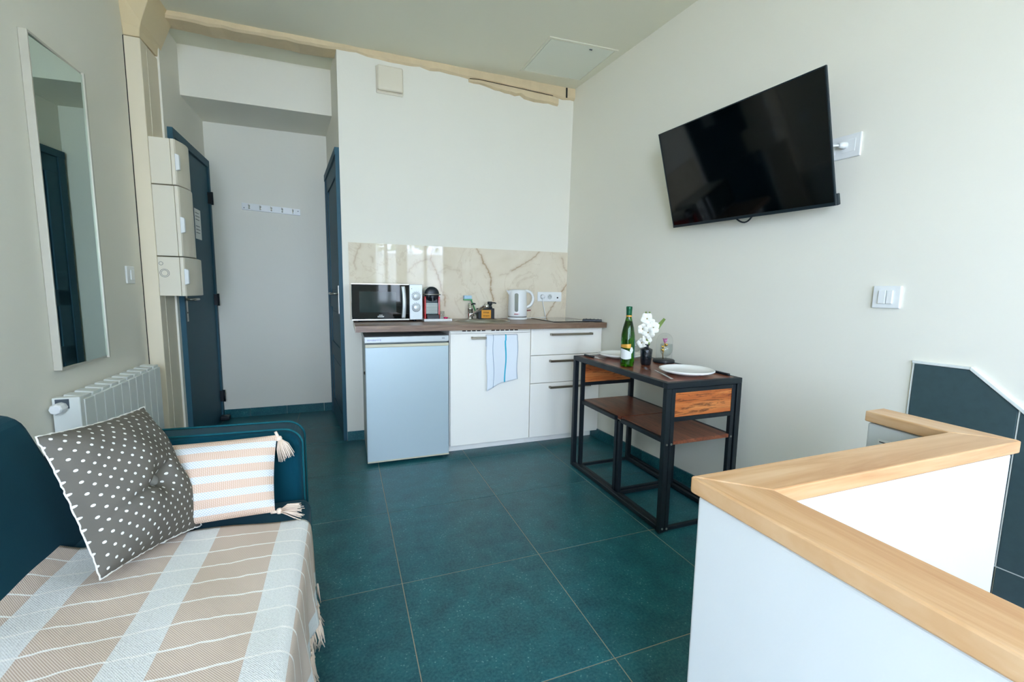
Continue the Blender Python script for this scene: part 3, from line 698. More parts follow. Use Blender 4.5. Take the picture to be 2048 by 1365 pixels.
# hob, socket, remote
hb = thing('hob', 'flat black glass two zone hob set in worktop right end', 'hob', (1.6, 3.16, CT))
MB().box(1.448, 1.748, 2.935, 3.39, CT, CT+.006).build('glass_top', mat('hob_glass', (12, 20, 24), .04, spec=.5, coat=.5), hb, bevel=.0015)
for yy, r_ in ((3.06, .072), (3.27, .09)): MB().lathe([(r_-.0015, CT+.0062), (r_, CT+.0062)], (1.6, yy, 0), 40, caps=False).build('cooking_zone', INK, hb)
sckt = thing('socket_strip', 'white triple socket plate on the marble backsplash behind hob', 'socket', (1.645, YK-.008, 1.09))
ys_ = YK-.008
MB().box(1.533, 1.757, ys_-.009, ys_, 1.052, 1.133).build('plate', WHITEP, sckt, bevel=.003)
for k, xx in enumerate((1.575, 1.645, 1.718)):
    g = MB().box(xx-.0255, xx+.0255, ys_-.0105, ys_-.009, 1.067, 1.118).build('insert', WHITEP, sckt, bevel=.001)
    if k == 2: MB().box(xx-.007, xx+.007, ys_-.011, ys_-.0104, 1.078, 1.091).build('port', DARKGAP, g)
    else:
        MB().lathe([(.0195, ys_-.0108), (.021, ys_-.0112), (.0215, ys_-.0104)], (xx, 0, 1.0925), 24, 'y').build('recess', SILVER, g)
        if k == 1:
            for dx, dz in ((-.0095, 0), (.0095, 0), (0, .011)): MB().lathe([(.003, ys_-.0115), (.003, ys_-.0106)], (xx+dx, 0, 1.0925+dz), 10, 'y').build('hole', DARKGAP, g)
rc = thing('remote_control', 'black remote control lying on worktop against right wall', 'remote control', (1.775, 2.95, CT))
a, b = Vector((1.715, 2.985)), Vector((1.838, 2.905)); d = (b-a).normalized(); nrm_ = Vector((-d.y, d.x))
rp = [a+nrm_*.017, a-nrm_*.017, b-nrm_*.02, b+nrm_*.02]
MB().prism([tuple(p) for p in rp], CT+.0, CT+.02).build('body', BLACKP, rc, bevel=.006, seg=3)
for k in range(4):
    for s_ in (-1, 1): p = a.lerp(b, .2+.2*k)+nrm_*.008*s_; MB().lathe([(.0045, CT+.02), (.004, CT+.0225)], (p.x, p.y, 0), 8).build('button', INK, rc)

# kettle with cord
kx, ky = 1.30, 3.30
kt = thing('kettle', 'white plastic electric kettle on worktop between sink and hob', 'kettle', (kx, ky, CT))
bd = MB().lathe([(.072, CT+.022), (.075, CT+.03), (.076, CT+.06), (.073, CT+.15), (.070, CT+.225), (.066, CT+.232), (.05, CT+.237), (0, CT+.239)], (kx, ky, 0), 40).build('jug', WHITEP, kt)
MB().add([(kx-.068, ky-.02, CT+.225), (kx-.068, ky+.02, CT+.225), (kx-.098, ky, CT+.232), (kx-.070, ky, CT+.185)], [(0, 1, 2), (0, 2, 3), (1, 3, 2), (0, 3, 1)]).build('spout', WHITEP, kt)
MB().tube([(kx+.055, ky-.004, CT+.228), (kx+.10, ky-.004, CT+.226), (kx+.132, ky-.004, CT+.195), (kx+.135, ky-.004, CT+.15), (kx+.112, ky-.004, CT+.105), (kx+.066, ky-.004, CT+.092)], [.013, .0125, .012, .0125, .0125, .013], 12).build('handle', WHITEP, kt, subsurf=1)
wn_ = [(kx-.034+.0125*math.cos(a_), z_+.0125*math.sin(a_)) for z_, rng in ((CT+.075, range(180, 361, 20)), (CT+.195, range(0, 181, 20))) for a_ in map(math.radians, rng)]
MB().prism(wn_, ky-.0725, ky-.055, 'y').build('water_gauge', mat('grey_gauge', (134, 138, 128), .2), kt)
MB().lathe([(.078, CT), (.080, CT+.004), (.080, CT+.014), (.076, CT+.018)], (kx, ky, 0), 40).build('power_base', WHITEP, kt)
MB().lathe([(.0745, CT+.018), (.0745, CT+.022)], (kx, ky, 0), 40).build('gap_ring', DARKGAP, kt)
MB().bar((kx+.066, ky-.03, CT+.070), (kx+.100, ky-.03, CT+.074), .014, .008).build('switch', mat('dark_red_switch', (120, 16, 34), .35), kt)
strokes(bd, 'lettering', mat('red_script', (204, 84, 84), .5), kx-.052, ky-.0625, CT+.042, .05, .006, 8, 9, th=.012)
MB().tube([(kx+.078, ky+.01, CT+.006), (kx+.11, ky+.04, CT+.005), (kx+.2, ky+.095, CT+.004), (1.60, ky+.10, CT+.006), (1.597, ky+.11, CT+.03), (1.588, ky+.117, CT+.08), (1.575, ky+.118, CT+.13), (1.573, ky+.105, CT+.165), (1.574, ys_-.012, CT+.18)], .0035, 8).lathe([(.018, ys_-.011), (.018, ys_-.028), (.012, ys_-.036), (0, ys_-.037)], (1.575, 0, 1.0925), 20, 'y').build('power_cord', WHITEP, kt)

# microwave
mw = thing('microwave', 'silver and black microwave oven on the left end of worktop', 'microwave', (.29, 3.29, CT))
MX0, MX1, MY0, MY1, MZ0, MZ1 = .052, .524, 3.175, 3.425, CT+.014, CT+.262
cab = MB().box(MX0, MX1, MY0+.03, MY1, MZ0, MZ1).build('casing', SILVER, mw, bevel=.003)
for k in range(9): MB().bar((MX0-.0006, MY0+.06, MZ0+.02+.011*k), (MX0-.0006, MY0+.14, MZ0+.035+.011*k), .001, .004).build('vent_slot', DARKGAP, cab)
dr = MB().box(MX0, MX1-.092, MY0+.004, MY0+.03, MZ0, MZ1).build('door', MWGLASS, mw, bevel=.002)
MB().box(MX0, MX1-.092, MY0+.002, MY0+.012, MZ0-.002, MZ0+.006).build('trim', STEEL, dr); MB().box(MX0, MX1-.092, MY0+.002, MY0+.012, MZ1-.005, MZ1+.001).build('trim', STEEL, dr)
MB().box(MX0+.048, MX0+.29, MY0+.0025, MY0+.004, MZ0+.052, MZ0+.195).build('window', MWWIN, dr)
hnd = MB()
hnd.grid(lambda u, v: (MX0+.325+.026*u+.006*math.sin(v*PI), MY0-.006-.010*math.sin(v*PI)-.004*math.sin(u*PI), MZ0+.012+.222*v), 6, 20)
hnd.build('handle', SILVER, dr, solid=.008)
cpn = MB().box(MX1-.090, MX1, MY0, MY0+.03, MZ0, MZ1).build('control_panel', SILVER, mw, bevel=.003)
for zz in (MZ0+.165, MZ0+.085):
    kb = MB().lathe([(.029, MY0), (.027, MY0-.003)], (MX1-.044, 0, zz), 28, 'y').lathe([(.023, MY0-.003), (.022, MY0-.018), (.019, MY0-.02), (0, MY0-.02)], (MX1-.044, 0, zz), 28, 'y').build('knob', SILVER, cpn)
    MB().lathe([(.0285, MY0-.0012), (.0305, MY0-.0012)], (MX1-.044, 0, zz), 28, 'y', caps=False).build('dial_ring', INK, cpn)
    for k in range(7):
        a_ = math.radians(20+k*23); MB().box(MX1-.044+.036*math.cos(a_)-.002, MX1-.044+.036*math.cos(a_)+.002, MY0-.0006, MY0, zz+.036*math.sin(a_)-.0012, zz+.036*math.sin(a_)+.0012).build('dial_mark', INK, cpn)
MB().box(MX1-.078, MX1-.071, MY0-.0006, MY0, MZ1-.032, MZ1-.028).build('mark', INK, cpn)
strokes(dr, 'lettering', PAPER, MX0+.165, MY0+.0038, MZ0+.018, .045, .010, 8, 11); strokes(dr, 'lettering', PAPER, MX0+.175, MY0+.0038, MZ0+.030, .024, .006, 5, 12)
for xx in (MX0+.05, MX1-.05):
    for yy in (MY0+.05, MY1-.04): MB().lathe([(.012, CT), (.012, CT+.015)], (xx, yy, 0), 12).build('foot', BLACKP, mw)

# coffee machine on a tray, glass, capsule
ty0, ty1 = 3.17, 3.41
tr = MB().box(.535, .738, ty0, ty1, CT, CT+.006).box(.535, .738, ty0, ty0+.006, CT+.006, CT+.018).box(.535, .738, ty1-.006, ty1, CT+.006, CT+.018).box(.535, .541, ty0+.006, ty1-.006, CT+.006, CT+.018).box(.732, .738, ty0+.006, ty1-.006, CT+.006, CT+.018)
tag(tr.build('tray', WHITEP, None, loc=(.64, 3.29, CT), bevel=.002), 'shallow white tray under the red coffee machine beside microwave', 'tray')
cz = CT+.0062; cxm = .602
cm = thing('coffee_machine', 'red sided black capsule coffee machine beside the microwave', 'coffee machine', (cxm, 3.29, cz))
MB().box(cxm-.045, cxm+.045, 3.245, 3.395, cz, cz+.205).build('body', mat('coffee_dark_body', (34, 50, 54), .35), cm, bevel=.004)
for s_ in (-1, 1): MB().box(cxm+s_*.0505-.0055, cxm+s_*.0505+.0055, 3.215, 3.395, cz+.0, cz+.172).build('side_panel', RED, cm, bevel=.005, seg=3)
MB().lathe([(.0, 3.215), (.030, 3.213), (.036, 3.217), (.048, 3.22), (.052, 3.226), (.052, 3.395), (0, 3.395)], (cxm, 0, cz+.19), 36, 'y').build('head', BLACKP, cm)
MB().lathe([(.0525, 3.236), (.0525, 3.39)], (cxm, 0, cz+.19), 36, 'y', caps=False).build('top_shell', SILVER, cm)
MB().tube([(cxm-.058, 3.30, cz+.186), (cxm-.058, 3.215, cz+.186), (cxm-.04, 3.20, cz+.186), (cxm+.04, 3.20, cz+.186), (cxm+.058, 3.215, cz+.186), (cxm+.058, 3.30, cz+.186)], .0042, 8).build('lever_bar', STEEL, cm)
MB().lathe([(.022, cz+.152), (.026, cz+.165), (.026, cz+.19)], (cxm, 3.228, 0), 18).box(cxm-.004, cxm+.004, 3.20, 3.206, cz+.135, cz+.172).build('outlet', BLACKP, cm)
gr = MB().box(cxm-.044, cxm+.044, 3.242, 3.246, cz+.045, cz+.125).build('grille_panel', mat('grey_grille', (74, 94, 92), .3, .4), cm)
for k in range(8): MB().box(cxm-.042, cxm+.042, 3.238, 3.242, cz+.050+.0095*k, cz+.0535+.0095*k).build('rib', STEEL, gr)
MB().box(cxm-.043, cxm+.047, 3.185, 3.245, cz, cz+.042).build('drip_tray', BLACKP, cm, bevel=.006, seg=3)
gl = MB().lathe([(.0, cz), (.019, cz), (.0215, cz+.062), (.0195, cz+.062), (.0175, cz+.005), (0, cz+.005)], (.683, 3.28, 0), 28)
tag(gl.build('drinking_glass', CLEARG, None, loc=(.683, 3.28, cz), recalc=True), 'small clear tumbler on the white tray beside the coffee machine', 'glass')
cpx = MB().lathe([(.0, cz), (.010, cz), (.0165, cz+.018), (.0165, cz+.021), (0, cz+.0225)], (.700, 3.215, 0), 20)
tag(cpx.build('coffee_capsule', PINK, None, loc=(.700, 3.215, cz)), 'pink metallic coffee capsule on the front edge of the white tray', 'capsule')

# vent cover, coat rack, switches
vb = thing('ventilation_cover', 'square ivory ventilation cover high on the kitchen wall', 'vent', (.35, YK, 2.61))
MB().box(.256, .444, YK-.012, YK, 2.518, 2.702).build('back_plate', IVORY, vb, bevel=.006)
MB().box(.262, .440, YK-.045, YK-.018, 2.532, 2.698).build('cover', IVORY, vb, bevel=.016, seg=4); MB().box(.30, .40, YK-.02, YK-.01, 2.56, 2.67).build('spacer', IVORY, vb)
rk = thing('coat_rack', 'white coat rack board with five metal hooks on alcove wall', 'coat rack', (-.55, YB, 1.79))
zr = lambda x: 1.785
MB().hexa([(-.777, YB-.014, 1.785), (-.333, YB-.014, 1.765), (-.333, YB, 1.765), (-.777, YB, 1.785)], [(-.777, YB-.014, 1.842), (-.333, YB-.014, 1.818), (-.333, YB, 1.818), (-.777, YB, 1.842)]).build('board', WHITEP, rk, bevel=.003)
for k in range(5):
    xx = -.722+.083*k; z = 1.812-.0045*k*.9
    MB().box(xx-.007, xx+.007, YB-.017, YB-.014, z-.018, z+.016).tube([(xx, YB-.016, z+.006), (xx, YB-.04, z), (xx, YB-.042, z+.016)], .004, 8).tube([(xx, YB-.016, z-.008), (xx, YB-.032, z-.018), (xx, YB-.036, z-.008)], .004, 8).build('hook', CHROME, rk)
for xx in (-.76, -.35): MB().lathe([(.004, YB-.016), (.004, YB-.013)], (xx, 0, 1.80), 10, 'y').build('screw', INK, rk)
sw = thing('light_switch', 'white single rocker light switch on left wall by the column', 'light switch', (XL, 3.08, 1.2))
MB().box(XL, XL+.010, 3.03, 3.128, 1.152, 1.248).build('plate', WHITEP, sw, bevel=.004); MB().box(XL+.010, XL+.016, 3.066, 3.106, 1.172, 1.228).build('rocker', WHITEP, sw, bevel=.003)
def wallbox(y0_, y1_, z0_, z1_, o0, o1):
    m = MB(); q = lambda y, z, o: (rwx(y, z)-o, y, z)
    return m.hexa([q(y0_, z0_, o1), q(y1_, z0_, o1), q(y1_, z0_, o0), q(y0_, z0_, o0)], [q(y0_, z1_, o1), q(y1_, z1_, o1), q(y1_, z1_, o0), q(y0_, z1_, o0)])
s2 = thing('light_switch', 'white double rocker light switch on right wall above stair guard', 'light switch', (rwx(1.1, 1.14), 1.1, 1.14))
wallbox(1.055, 1.148, 1.098, 1.185, 0, .011).build('plate', WHITEP, s2, bevel=.004, seg=3)
for a_, b_ in ((1.078, 1.1), (1.101, 1.127)): wallbox(a_, b_, 1.115, 1.168, .011, .017).build('rocker', WHITEP, s2, bevel=.003)
s3 = thing('socket_plate', 'white double wall socket partly hidden behind the television', 'socket', (rwx(1.33, 1.76), 1.33, 1.76))
wallbox(1.251, 1.40, 1.712, 1.806, 0, .010).build('plate', WHITEP, s3, bevel=.003)
for a_ in (1.27, 1.345): wallbox(a_, a_+.05, 1.735, 1.785, .010, .0115).build('insert', WHITEP, s3, bevel=.001)
# ceiling hatch
hc = thing('ceiling_hatch', 'square white access hatch in the ceiling near the right wall', 'hatch', (1.55, 3.03, ZC))
HQ = [(1.305, 2.812), (1.815, 2.785), (1.80, 3.285), (1.292, 3.31)]
def inset(t): c = (sum(p[0] for p in HQ)/4, sum(p[1] for p in HQ)/4); return [(p[0]+(c[0]-p[0])*t, p[1]+(c[1]-p[1])*t) for p in HQ]
o_, i_ = HQ, inset(.07); fm = MB()
for k in range(4): l = (k+1) % 4; fm.hexa([(*o_[k], ZC-.006), (*o_[l], ZC-.006), (*i_[l], ZC-.006), (*i_[k], ZC-.006)], [(*o_[k], ZC), (*o_[l], ZC), (*i_[l], ZC), (*i_[k], ZC)])
fm.build('frame', CEILP, hc, bevel=.001); MB().prism(inset(.085), ZC-.005, ZC).build('panel', mat('hatch_panel_paint', (226, 229, 216), .6), hc, bevel=.001)
MB().box(1.62, 1.64, 2.84, 2.848, ZC-.009, ZC-.005).build('catch', INK, hc)

# electrical boxes on the post
def ebox(z0, z1, y1_, xm, label, dots=False):
    t = thing('electrical_box', label, 'electrical box', (-.97, 3.38, z0), 'ivory electrical boxes on the column')
    MB().box(-1.0325, xm-.025, 3.252, y1_, z0+.002, z1-.002).build('housing', IVORY, t, bevel=.003)
    pr = [(xm-.023, 3.252), (xm-.006, 3.252), (xm+.0, 3.262)]+[(xm+.022*math.sin(PI*k/10), 3.262+(y1_-3.265)*k/10) for k in range(1, 10)]+[(xm, y1_-.003), (xm-.023, y1_)]
    cv = MB().prism(pr, z0+.002, z1-.002).build('cover', IVORY, t, bevel=.002)
    zc = (z0+z1)/2-(.0 if z1-z0 < .35 else .02)
    MB().prism([(zc-.05, xm-.004), (zc+.05, xm-.004), (zc+.042, xm+.018), (zc-.042, xm+.018)], 3.248, 3.272, 'y', xf=lambda a, b, c: (c, b, a)).build('latch', WHITEP, cv, bevel=.004)
    if dots:
        for yy, zz, r_ in ((-1.0, 1.218, .024), (-1.0, 1.218, .017), (-1.015, 1.275, .010)): MB().lathe([(r_-.001, 3.2505), (r_, 3.2515), (r_+.0008, 3.2505)], (yy, 0, zz), 28, 'y', caps=False).build('knockout', INK, t)
ebox(1.737, 2.004, 3.51, -.905, 'topmost ivory electrical box on the white column, a short one')
ebox(1.319, 1.735, 3.51, -.90, 'middle ivory electrical box on the white column, the tallest')
ebox(1.079, 1.317, 3.605, -.898, 'lowest ivory electrical box on the white column with round knockouts', True)

# ------------------------------------------------------------------ mirror and radiator
mi = thing('wall_mirror', 'tall silver framed mirror on the left wall above radiator', 'mirror', (XL, 2.51, 1.45))
y0, y1, z0, z1 = 2.318, 2.700, .793, 2.098; x0, x1 = XL+.001, XL+.028
fm = MB().box(x0, x1, y0, y0+.008, z0, z1).box(x0, x1+.010, y1-.012, y1, z0, z1).box(x0, x1, y0+.008, y1-.012, z0, z0+.010).box(x0, x1, y0+.008, y1-.012, z1-.010, z1)
fm.build('frame', MFRAME, mi, bevel=.001); qa, qb = [(x1-.008, y0+.008), (x1+.0035, y1-.012), (x0+.002, y1-.012), (x0+.002, y0+.008)], None
MB().prism(qa, z0+.01, z1-.01).build('mirror_glass', MIRROR, mi)
ra = thing('radiator', 'white column panel radiator on left wall below the mirror', 'radiator', (-1.06, 2.7, .1))
ry0, pitch = 2.30, .0815
for k in range(10):
    a = ry0+k*pitch; b = a+pitch-.004; m = MB()
    m.box(-1.026, -1.014, a, b, .10, .672)                       # front fin
    m.box(-1.098, -1.086, a+.004, b-.004, .10, .685)             # rear fin
    m.box(-1.086, -1.026, a+pitch*.40, a+pitch*.56, .10, .66)    # web
    for zz in (.12, .60): m.box(-1.086, -1.026, a, b+.003, zz, zz+.055)
    m.hexa([(-1.026, a, .655), (-1.026, b, .655), (-1.086, b, .655), (-1.086, a, .655)], [(-1.020, a+.006, .686), (-1.020, b-.006, .686), (-1.088, b-.014, .694), (-1.088, a+.014, .694)])
    m.build('radiator_element', RADM, ra, bevel=.003, seg=2)
ec = MB().box(-1.105, -1.016, 2.268, 2.299, .10, .690).build('end_housing', RADM, ra, bevel=.004)
MB().box(-1.094, -1.050, 2.2665, 2.269, .645, .684).build('recess', INK, ec)
MB().lathe([(.021, 2.268), (.023, 2.25), (.022, 2.225), (.018, 2.218), (0, 2.217)], (-1.074, 0, .652), 8, 'y', smooth=False).build('control_knob', WHITEP, ra, bevel=.002)
for yy in (2.42, 2.98): MB().box(XL, -1.096, yy-.015, yy+.015, .56, .62).build('bracket', RADM, ra)

# ------------------------------------------------------------------ television
tc, tyaw, ttilt, troll = Vector((1.780, 1.704, 1.767)), math.radians(-2.585), math.radians(17.358), math.radians(-1.149)
tw_, th_ = .90, .525
r_ = Vector((-math.sin(tyaw), -math.cos(tyaw), 0)); n0 = Vector((-math.cos(tyaw), math.sin(tyaw), 0)); uz = Vector((0, 0, 1))
nn = n0*math.cos(ttilt)-uz*math.sin(ttilt); uu = uz*math.cos(ttilt)+n0*math.sin(ttilt)
R2 = r_*math.cos(troll)+uu*math.sin(troll); U2 = uu*math.cos(troll)-r_*math.sin(troll)
TX = lambda a, b, c: tuple(tc+R2*a+U2*b+nn*c)
tv = thing('television', 'black flat screen television tilted on the right wall above table', 'television', tuple(tc))
a, b = tw_/2, th_/2
MB().box(-a, a, -b, b, -.011, -.004, xf=TX).box(-a*.8, a*.8, -b*.95, b*.35, -.058, -.011, xf=TX).build('housing', TVB, tv, bevel=.003)
bz = MB().box(-a, a, b-.005, b, -.004, .001, xf=TX).box(-a, a, -b, -b+.014, -.004, .002, xf=TX).box(-a, -a+.005, -b+.014, b-.005, -.004, .001, xf=TX).box(a-.005, a, -b+.014, b-.005, -.004, .001, xf=TX).build('bezel', TVB, tv)
MB().box(-a+.005, a-.005, -b+.014, b-.005, -.004, -.001, xf=TX).build('screen', SCREEN, tv)
MB().box(a-.03, a+.002, -b-.002, -b+.045, -.03, -.011, xf=TX).build('corner_stand', TVB, tv, bevel=.004)
mc = tc-nn*.062; wx = rwx(mc.y, mc.z)
MB().box(wx-.045, wx-.012, mc.y-.12, mc.y+.12, mc.z-.1, mc.z+.1).bar((wx-.03, mc.y-.09, mc.z), tuple(mc-R2*.09), .03, .05).bar((wx-.03, mc.y+.09, mc.z), tuple(mc+R2*-.09), .03, .05).build('wall_bracket', BLACKM, tv)
MB().tube([*[TX(.06-.012*k, -b+.02-.045*math.sin(PI*k/10)**.8, -.03) for k in range(11)]], .004, 8).build('signal_cable', BLACKP, tv)
pw = rwx(1.315, 1.765)
MB().tube([(pw-.03, 1.312, 1.764), (pw-.055, 1.325, 1.764), (pw-.06, 1.35, 1.745), (pw-.05, 1.372, 1.715), (pw-.04, 1.39, 1.67), (pw-.045, 1.45, 1.62)], .0045, 8).build('power_cord', WHITEP, tv)
MB().tube([(pw-.0116, 1.306, 1.764), (pw-.03, 1.31, 1.764), (pw-.04, 1.315, 1.764)], [.014, .013, .008], 12).build('plug', WHITEP, tv)
MB().lathe([(.016, pw-.012), (.016, pw-.04)], (0, 1.372, 1.762), 16, 'x').build('plug', BLACKP, tv)

# ------------------------------------------------------------------ dining table and two nested chairs
TX0, TX1, TY0, TY1, TZ = 1.375, 1.832, 1.602, 2.492, .733
s = .028
tb = thing('dining_table', 'narrow black steel dining table with brown wood top along right wall', 'table', (1.6, 2.05, 0))
MB().box(TX0+.024, TX1-.024, TY0+.024, TY1-.024, TZ-.018, TZ-.0005).build('tabletop', ROSEY, tb)
for xx in (TX0, TX1-s):
    for yy in (TY0, TY1-s): MB().box(xx, xx+s, yy, yy+s, .004, TZ-s).build('leg', BLACKM, tb, bevel=.002, seg=1)
MB().box(TX0, TX1, TY0, TY0+s, TZ-s, TZ).box(TX0, TX1, TY1-s, TY1, TZ-s, TZ).box(TX0, TX0+s, TY0+s, TY1-s, TZ-s, TZ).box(TX1-s, TX1, TY0+s, TY1-s, TZ-s, TZ).build('top_frame', BLACKM, tb, bevel=.002, seg=1)
for xx in (TX0, TX1-s): MB().box(xx+.002, xx+s-.002, TY0+s, TY1-s, .006, .03).build('stretcher', BLACKM, tb, bevel=.002, seg=1)
for yy, zz in ((TY0-.001, .025), (TY0-.001, .44)): MB().lathe([(.005, yy-.002), (.005, yy+.001)], (TX0+.014, 0, zz), 10, 'y').build('bolt', STEEL, tb)
def chair(label):
    cx0_, cx1_, cy0_, cy1_ = 1.408, 1.797, 1.606, 2.022; q = .022
    t = thing('dining_chair', label, 'chair', (1.6, 1.81, 0), 'low back steel and wood chairs nested under the table')
    for xx in (cx0_, cx1_-q): MB().box(xx, xx+q, cy1_-q, cy1_, .004, .432).build('leg', BLACKM, t, bevel=.0015, seg=1)
    for xx in (cx0_, cx1_-q): MB().box(xx, xx+q, cy0_, cy0_+q, .004, .703).build('back_post', BLACKM, t, bevel=.0015, seg=1)
    for xx in (cx0_, cx1_-q):
        MB().box(xx, xx+q, cy0_+q, cy1_-q, .428, .450).build('seat_rail', BLACKM, t, bevel=.0015, seg=1)
        MB().box(xx, xx+q, cy0_+q, cy1_-q, .006, .026).build('stretcher', BLACKM, t, bevel=.0015, seg=1)
    for yy in (cy0_, cy1_-q): MB().box(cx0_+q, cx1_-q, yy+.002, yy+q-.002, .006, .024).build('stretcher', BLACKM, t, bevel=.0015, seg=1)
    MB().box(cx0_+q, cx1_-q, cy0_, cy0_+q, .683, .703).build('back_rail', BLACKM, t, bevel=.0015, seg=1)
    MB().box(cx0_+q, cx1_-q, cy0_, cy0_+q, .545, .566).build('back_rail', BLACKM, t, bevel=.0015, seg=1)
    MB().box(cx0_+q, cx1_-q, cy0_+.004, cy0_+q-.004, .567, .682).build('back_panel', ROSEX_LIT, t)
    MB().box(cx0_+q+.001, cx1_-q-.001, cy0_+.002, cy1_+.001, .433, .451).build('seat', ROSEY, t, bevel=.001, seg=1)
    for xx in (cx0_+.011, cx1_-.011): MB().lathe([(.0055, cy0_-.002), (.0055, cy0_+.001)], (xx, 0, .438), 10, 'y').build('bolt', STEEL, t)
    MB().lathe([(.0055, cy0_-.002), (.0055, cy0_+.001)], (cx0_+.011, 0, .018), 10, 'y').build('bolt', STEEL, t)
    return t
c1 = chair('low backed wood and steel chair nested under the near end of table')
c2 = c1.copy(); COL.objects.link(c2)
c2['label'] = 'low backed wood and steel chair nested under the far end of table'
for ch in c1.children:
    k = ch.copy(); COL.objects.link(k); k.parent = c2
c2.location = (1.605, 2.246, 0); c2.rotation_euler = (0, 0, PI)

# tableware
def plate(x, y, label):
    r = .136; t = MB().lathe([(0, TZ), (.075, TZ), (.08, TZ+.004), (r-.012, TZ+.013), (r, TZ+.021), (r-.001, TZ+.026), (r-.005, TZ+.027), (r-.012, TZ+.0225), (r-.018, TZ+.017), (.07, TZ+.0095), (0, TZ+.0095)], (x, y, 0), 56)
    return tag(t.build('plate', PORC, None, loc=(x, y, TZ)), label, 'plate', 'white dinner plates on the table')
plate(1.636, 1.772, 'white round dinner plate at the near end of the table')
plate(1.628, 2.345, 'white round dinner plate at far end of table behind green bottle')
bx, by = 1.478, 2.062
bo = thing('wine_bottle', 'tall green wine bottle with white label on the table', 'bottle', (bx, by, TZ))
z = TZ
MB().lathe([(0, z+.012), (.02, z+.006), (.032, z), (.037, z+.004), (.038, z+.02), (.038, z+.15), (.0365, z+.175), (.030, z+.215), (.021, z+.25), (.0155, z+.272), (.0145, z+.30), (.0150, z+.318), (.0155, z+.325), (.0, z+.326)], (bx, by, 0), 36).build('bottle_glass', GREENG, bo)
MB().lathe([(.0, z+.014), (.034, z+.012), (.0355, z+.03), (.0355, z+.15), (.034, z+.175), (.0275, z+.215), (.0185, z+.25), (.0, z+.252)], (bx, by, 0), 28).build('wine', glass('pale_green_wine', (176, 206, 100), 0, 1.34), bo)
MB().lathe([(.0150, z+.272), (.0157, z+.30), (.0162, z+.316), (.0168, z+.318), (.0168, z+.330), (.015, z+.333), (0, z+.333)], (bx, by, 0), 24).build('capsule', CAPS, bo)
MB().lathe([(.0160, z+.276), (.0164, z+.285)], (bx, by, 0), 24, caps=False).build('gold_band', GOLD, bo)
def wrap(a0, a1, zb, zt, r=.0384, n=16):
    return MB().grid(lambda u, v: (bx+r*math.cos(math.radians(a0+(a1-a0)*u)), by+r*math.sin(math.radians(a0+(a1-a0)*u)), (zb(u) if callable(zb) else zb)*(1-v)+(zt(u) if callable(zt) else zt)*v), n, 4)
wrap(165, 268, lambda u: z+.047-.006*math.sin(u*PI), lambda u: z+.10-.02*u**2).build('label', PAPER, bo)
wrap(165, 262, lambda u: z+.107-.004*u, lambda u: z+.122+.006*u).build('label', GOLD, bo)
wrap(252, 286, lambda u: z+.093-.018*math.sin(u*PI), lambda u: z+.093+.018*math.sin(u*PI), .0388).build('label', PAPER, bo)
wrap(292, 345, z+.05, z+.152, .0386).build('back_label', mat('dark_green_label', (24, 84, 80), .5), bo)
vx, vy = 1.603, 2.058
va = thing('flower_vase', 'small black textured vase holding white orchids on the table', 'vase', (vx, vy, TZ))
MB().lathe([(0, z+.002), (.025, z), (.029, z+.01), (.034, z+.085), (.033, z+.092), (.016, z+.099), (.0125, z+.102), (.0125, z+.112), (.018, z+.115), (.018, z+.120), (.012, z+.121), (.009, z+.10), (0, z+.098)], (vx, vy, 0), 28).build('body', VASEM, va)
fl = thing('orchid_stem', 'white artificial orchid spray standing in the black vase', 'flowers', (vx, vy, TZ+.105))
MB().tube([(vx, vy, z+.103), (vx-.002, vy, z+.15), (vx+.004, vy+.004, z+.20), (vx-.004, vy, z+.25), (vx-.006, vy, z+.295)], .0022, 6).tube([(vx+.002, vy, z+.16), (vx+.03, vy-.01, z+.205), (vx+.06, vy-.03, z+.245)], .0018, 6).build('stem', STEMM, fl)
rf = random.Random(5)
def petal_bm(m, c, d, side, L, W):
    d = Vector(d).normalized(); nrm2 = Vector(side).normalized(); nrm2 = (nrm2-d*nrm2.dot(d)).normalized(); e = d.cross(nrm2)
    m.grid(lambda u, v: Vector(c)+d*(L*v)+e*(W*(u-.5)*2*math.sin(PI*min(.97, .08+v*.9))**.75)+nrm2*(.22*L*math.sin(v*PI*.8)-.25*W*(2*u-1)**2), 6, 6)
toC = Vector((-vx, -vy, .25)).normalized(); rt = Vector((-toC.y, toC.x, 0)).normalized(); upv = Vector((0, 0, 1))
FL = [(-.006, .262, .028), (-.028, .205, .027), (.030, .215, .032), (.006, .186, .030), (-.002, .148, .026), (-.026, .125, .024), (.012, .24, .024)]
for i, (dx, dz, L) in enumerate(FL):
    c = Vector((vx, vy, z+dz))+rt*dx+toC*rf.uniform(.0, .022)
    face = (toC+rt*rf.uniform(-.5, .5)+upv*rf.uniform(-.3, .25)).normalized(); e1 = face.cross(upv).normalized(); e2 = e1.cross(face); a0 = rf.uniform(0, 1)
    m = MB()
    for k in range(5):
        an = a0+2*PI*k/5; petal_bm(m, c, e1*math.cos(an)+e2*math.sin(an)+face*.15, face, L*1.25*rf.uniform(.9, 1.08), L*.70)
    fo = m.build('blossom', PETAL, fl, recalc=False)
    MB().lathe([(0, -.004), (.0035, -.002), (.004, .002), (0, .005)], tuple(c+face*.006), 8).build('lip', mat('olive_lip', (150, 132, 70), .6) if i == 0 else bpy.data.materials['olive_lip'], fo)
for dx, dz in ((-.012, .298), (.008, .298), (.012, .274)):
    p = Vector((vx, vy, z+dz))+rt*dx; MB().lathe([(0, -.007), (.004, -.004), (.0048, 0), (.003, .005), (0, .007)], tuple(p), 10).tube([tuple(p-upv*.006), (vx-.004, vy, z+dz-.035)], .001, 5).build('bud', LEAFM, fl)
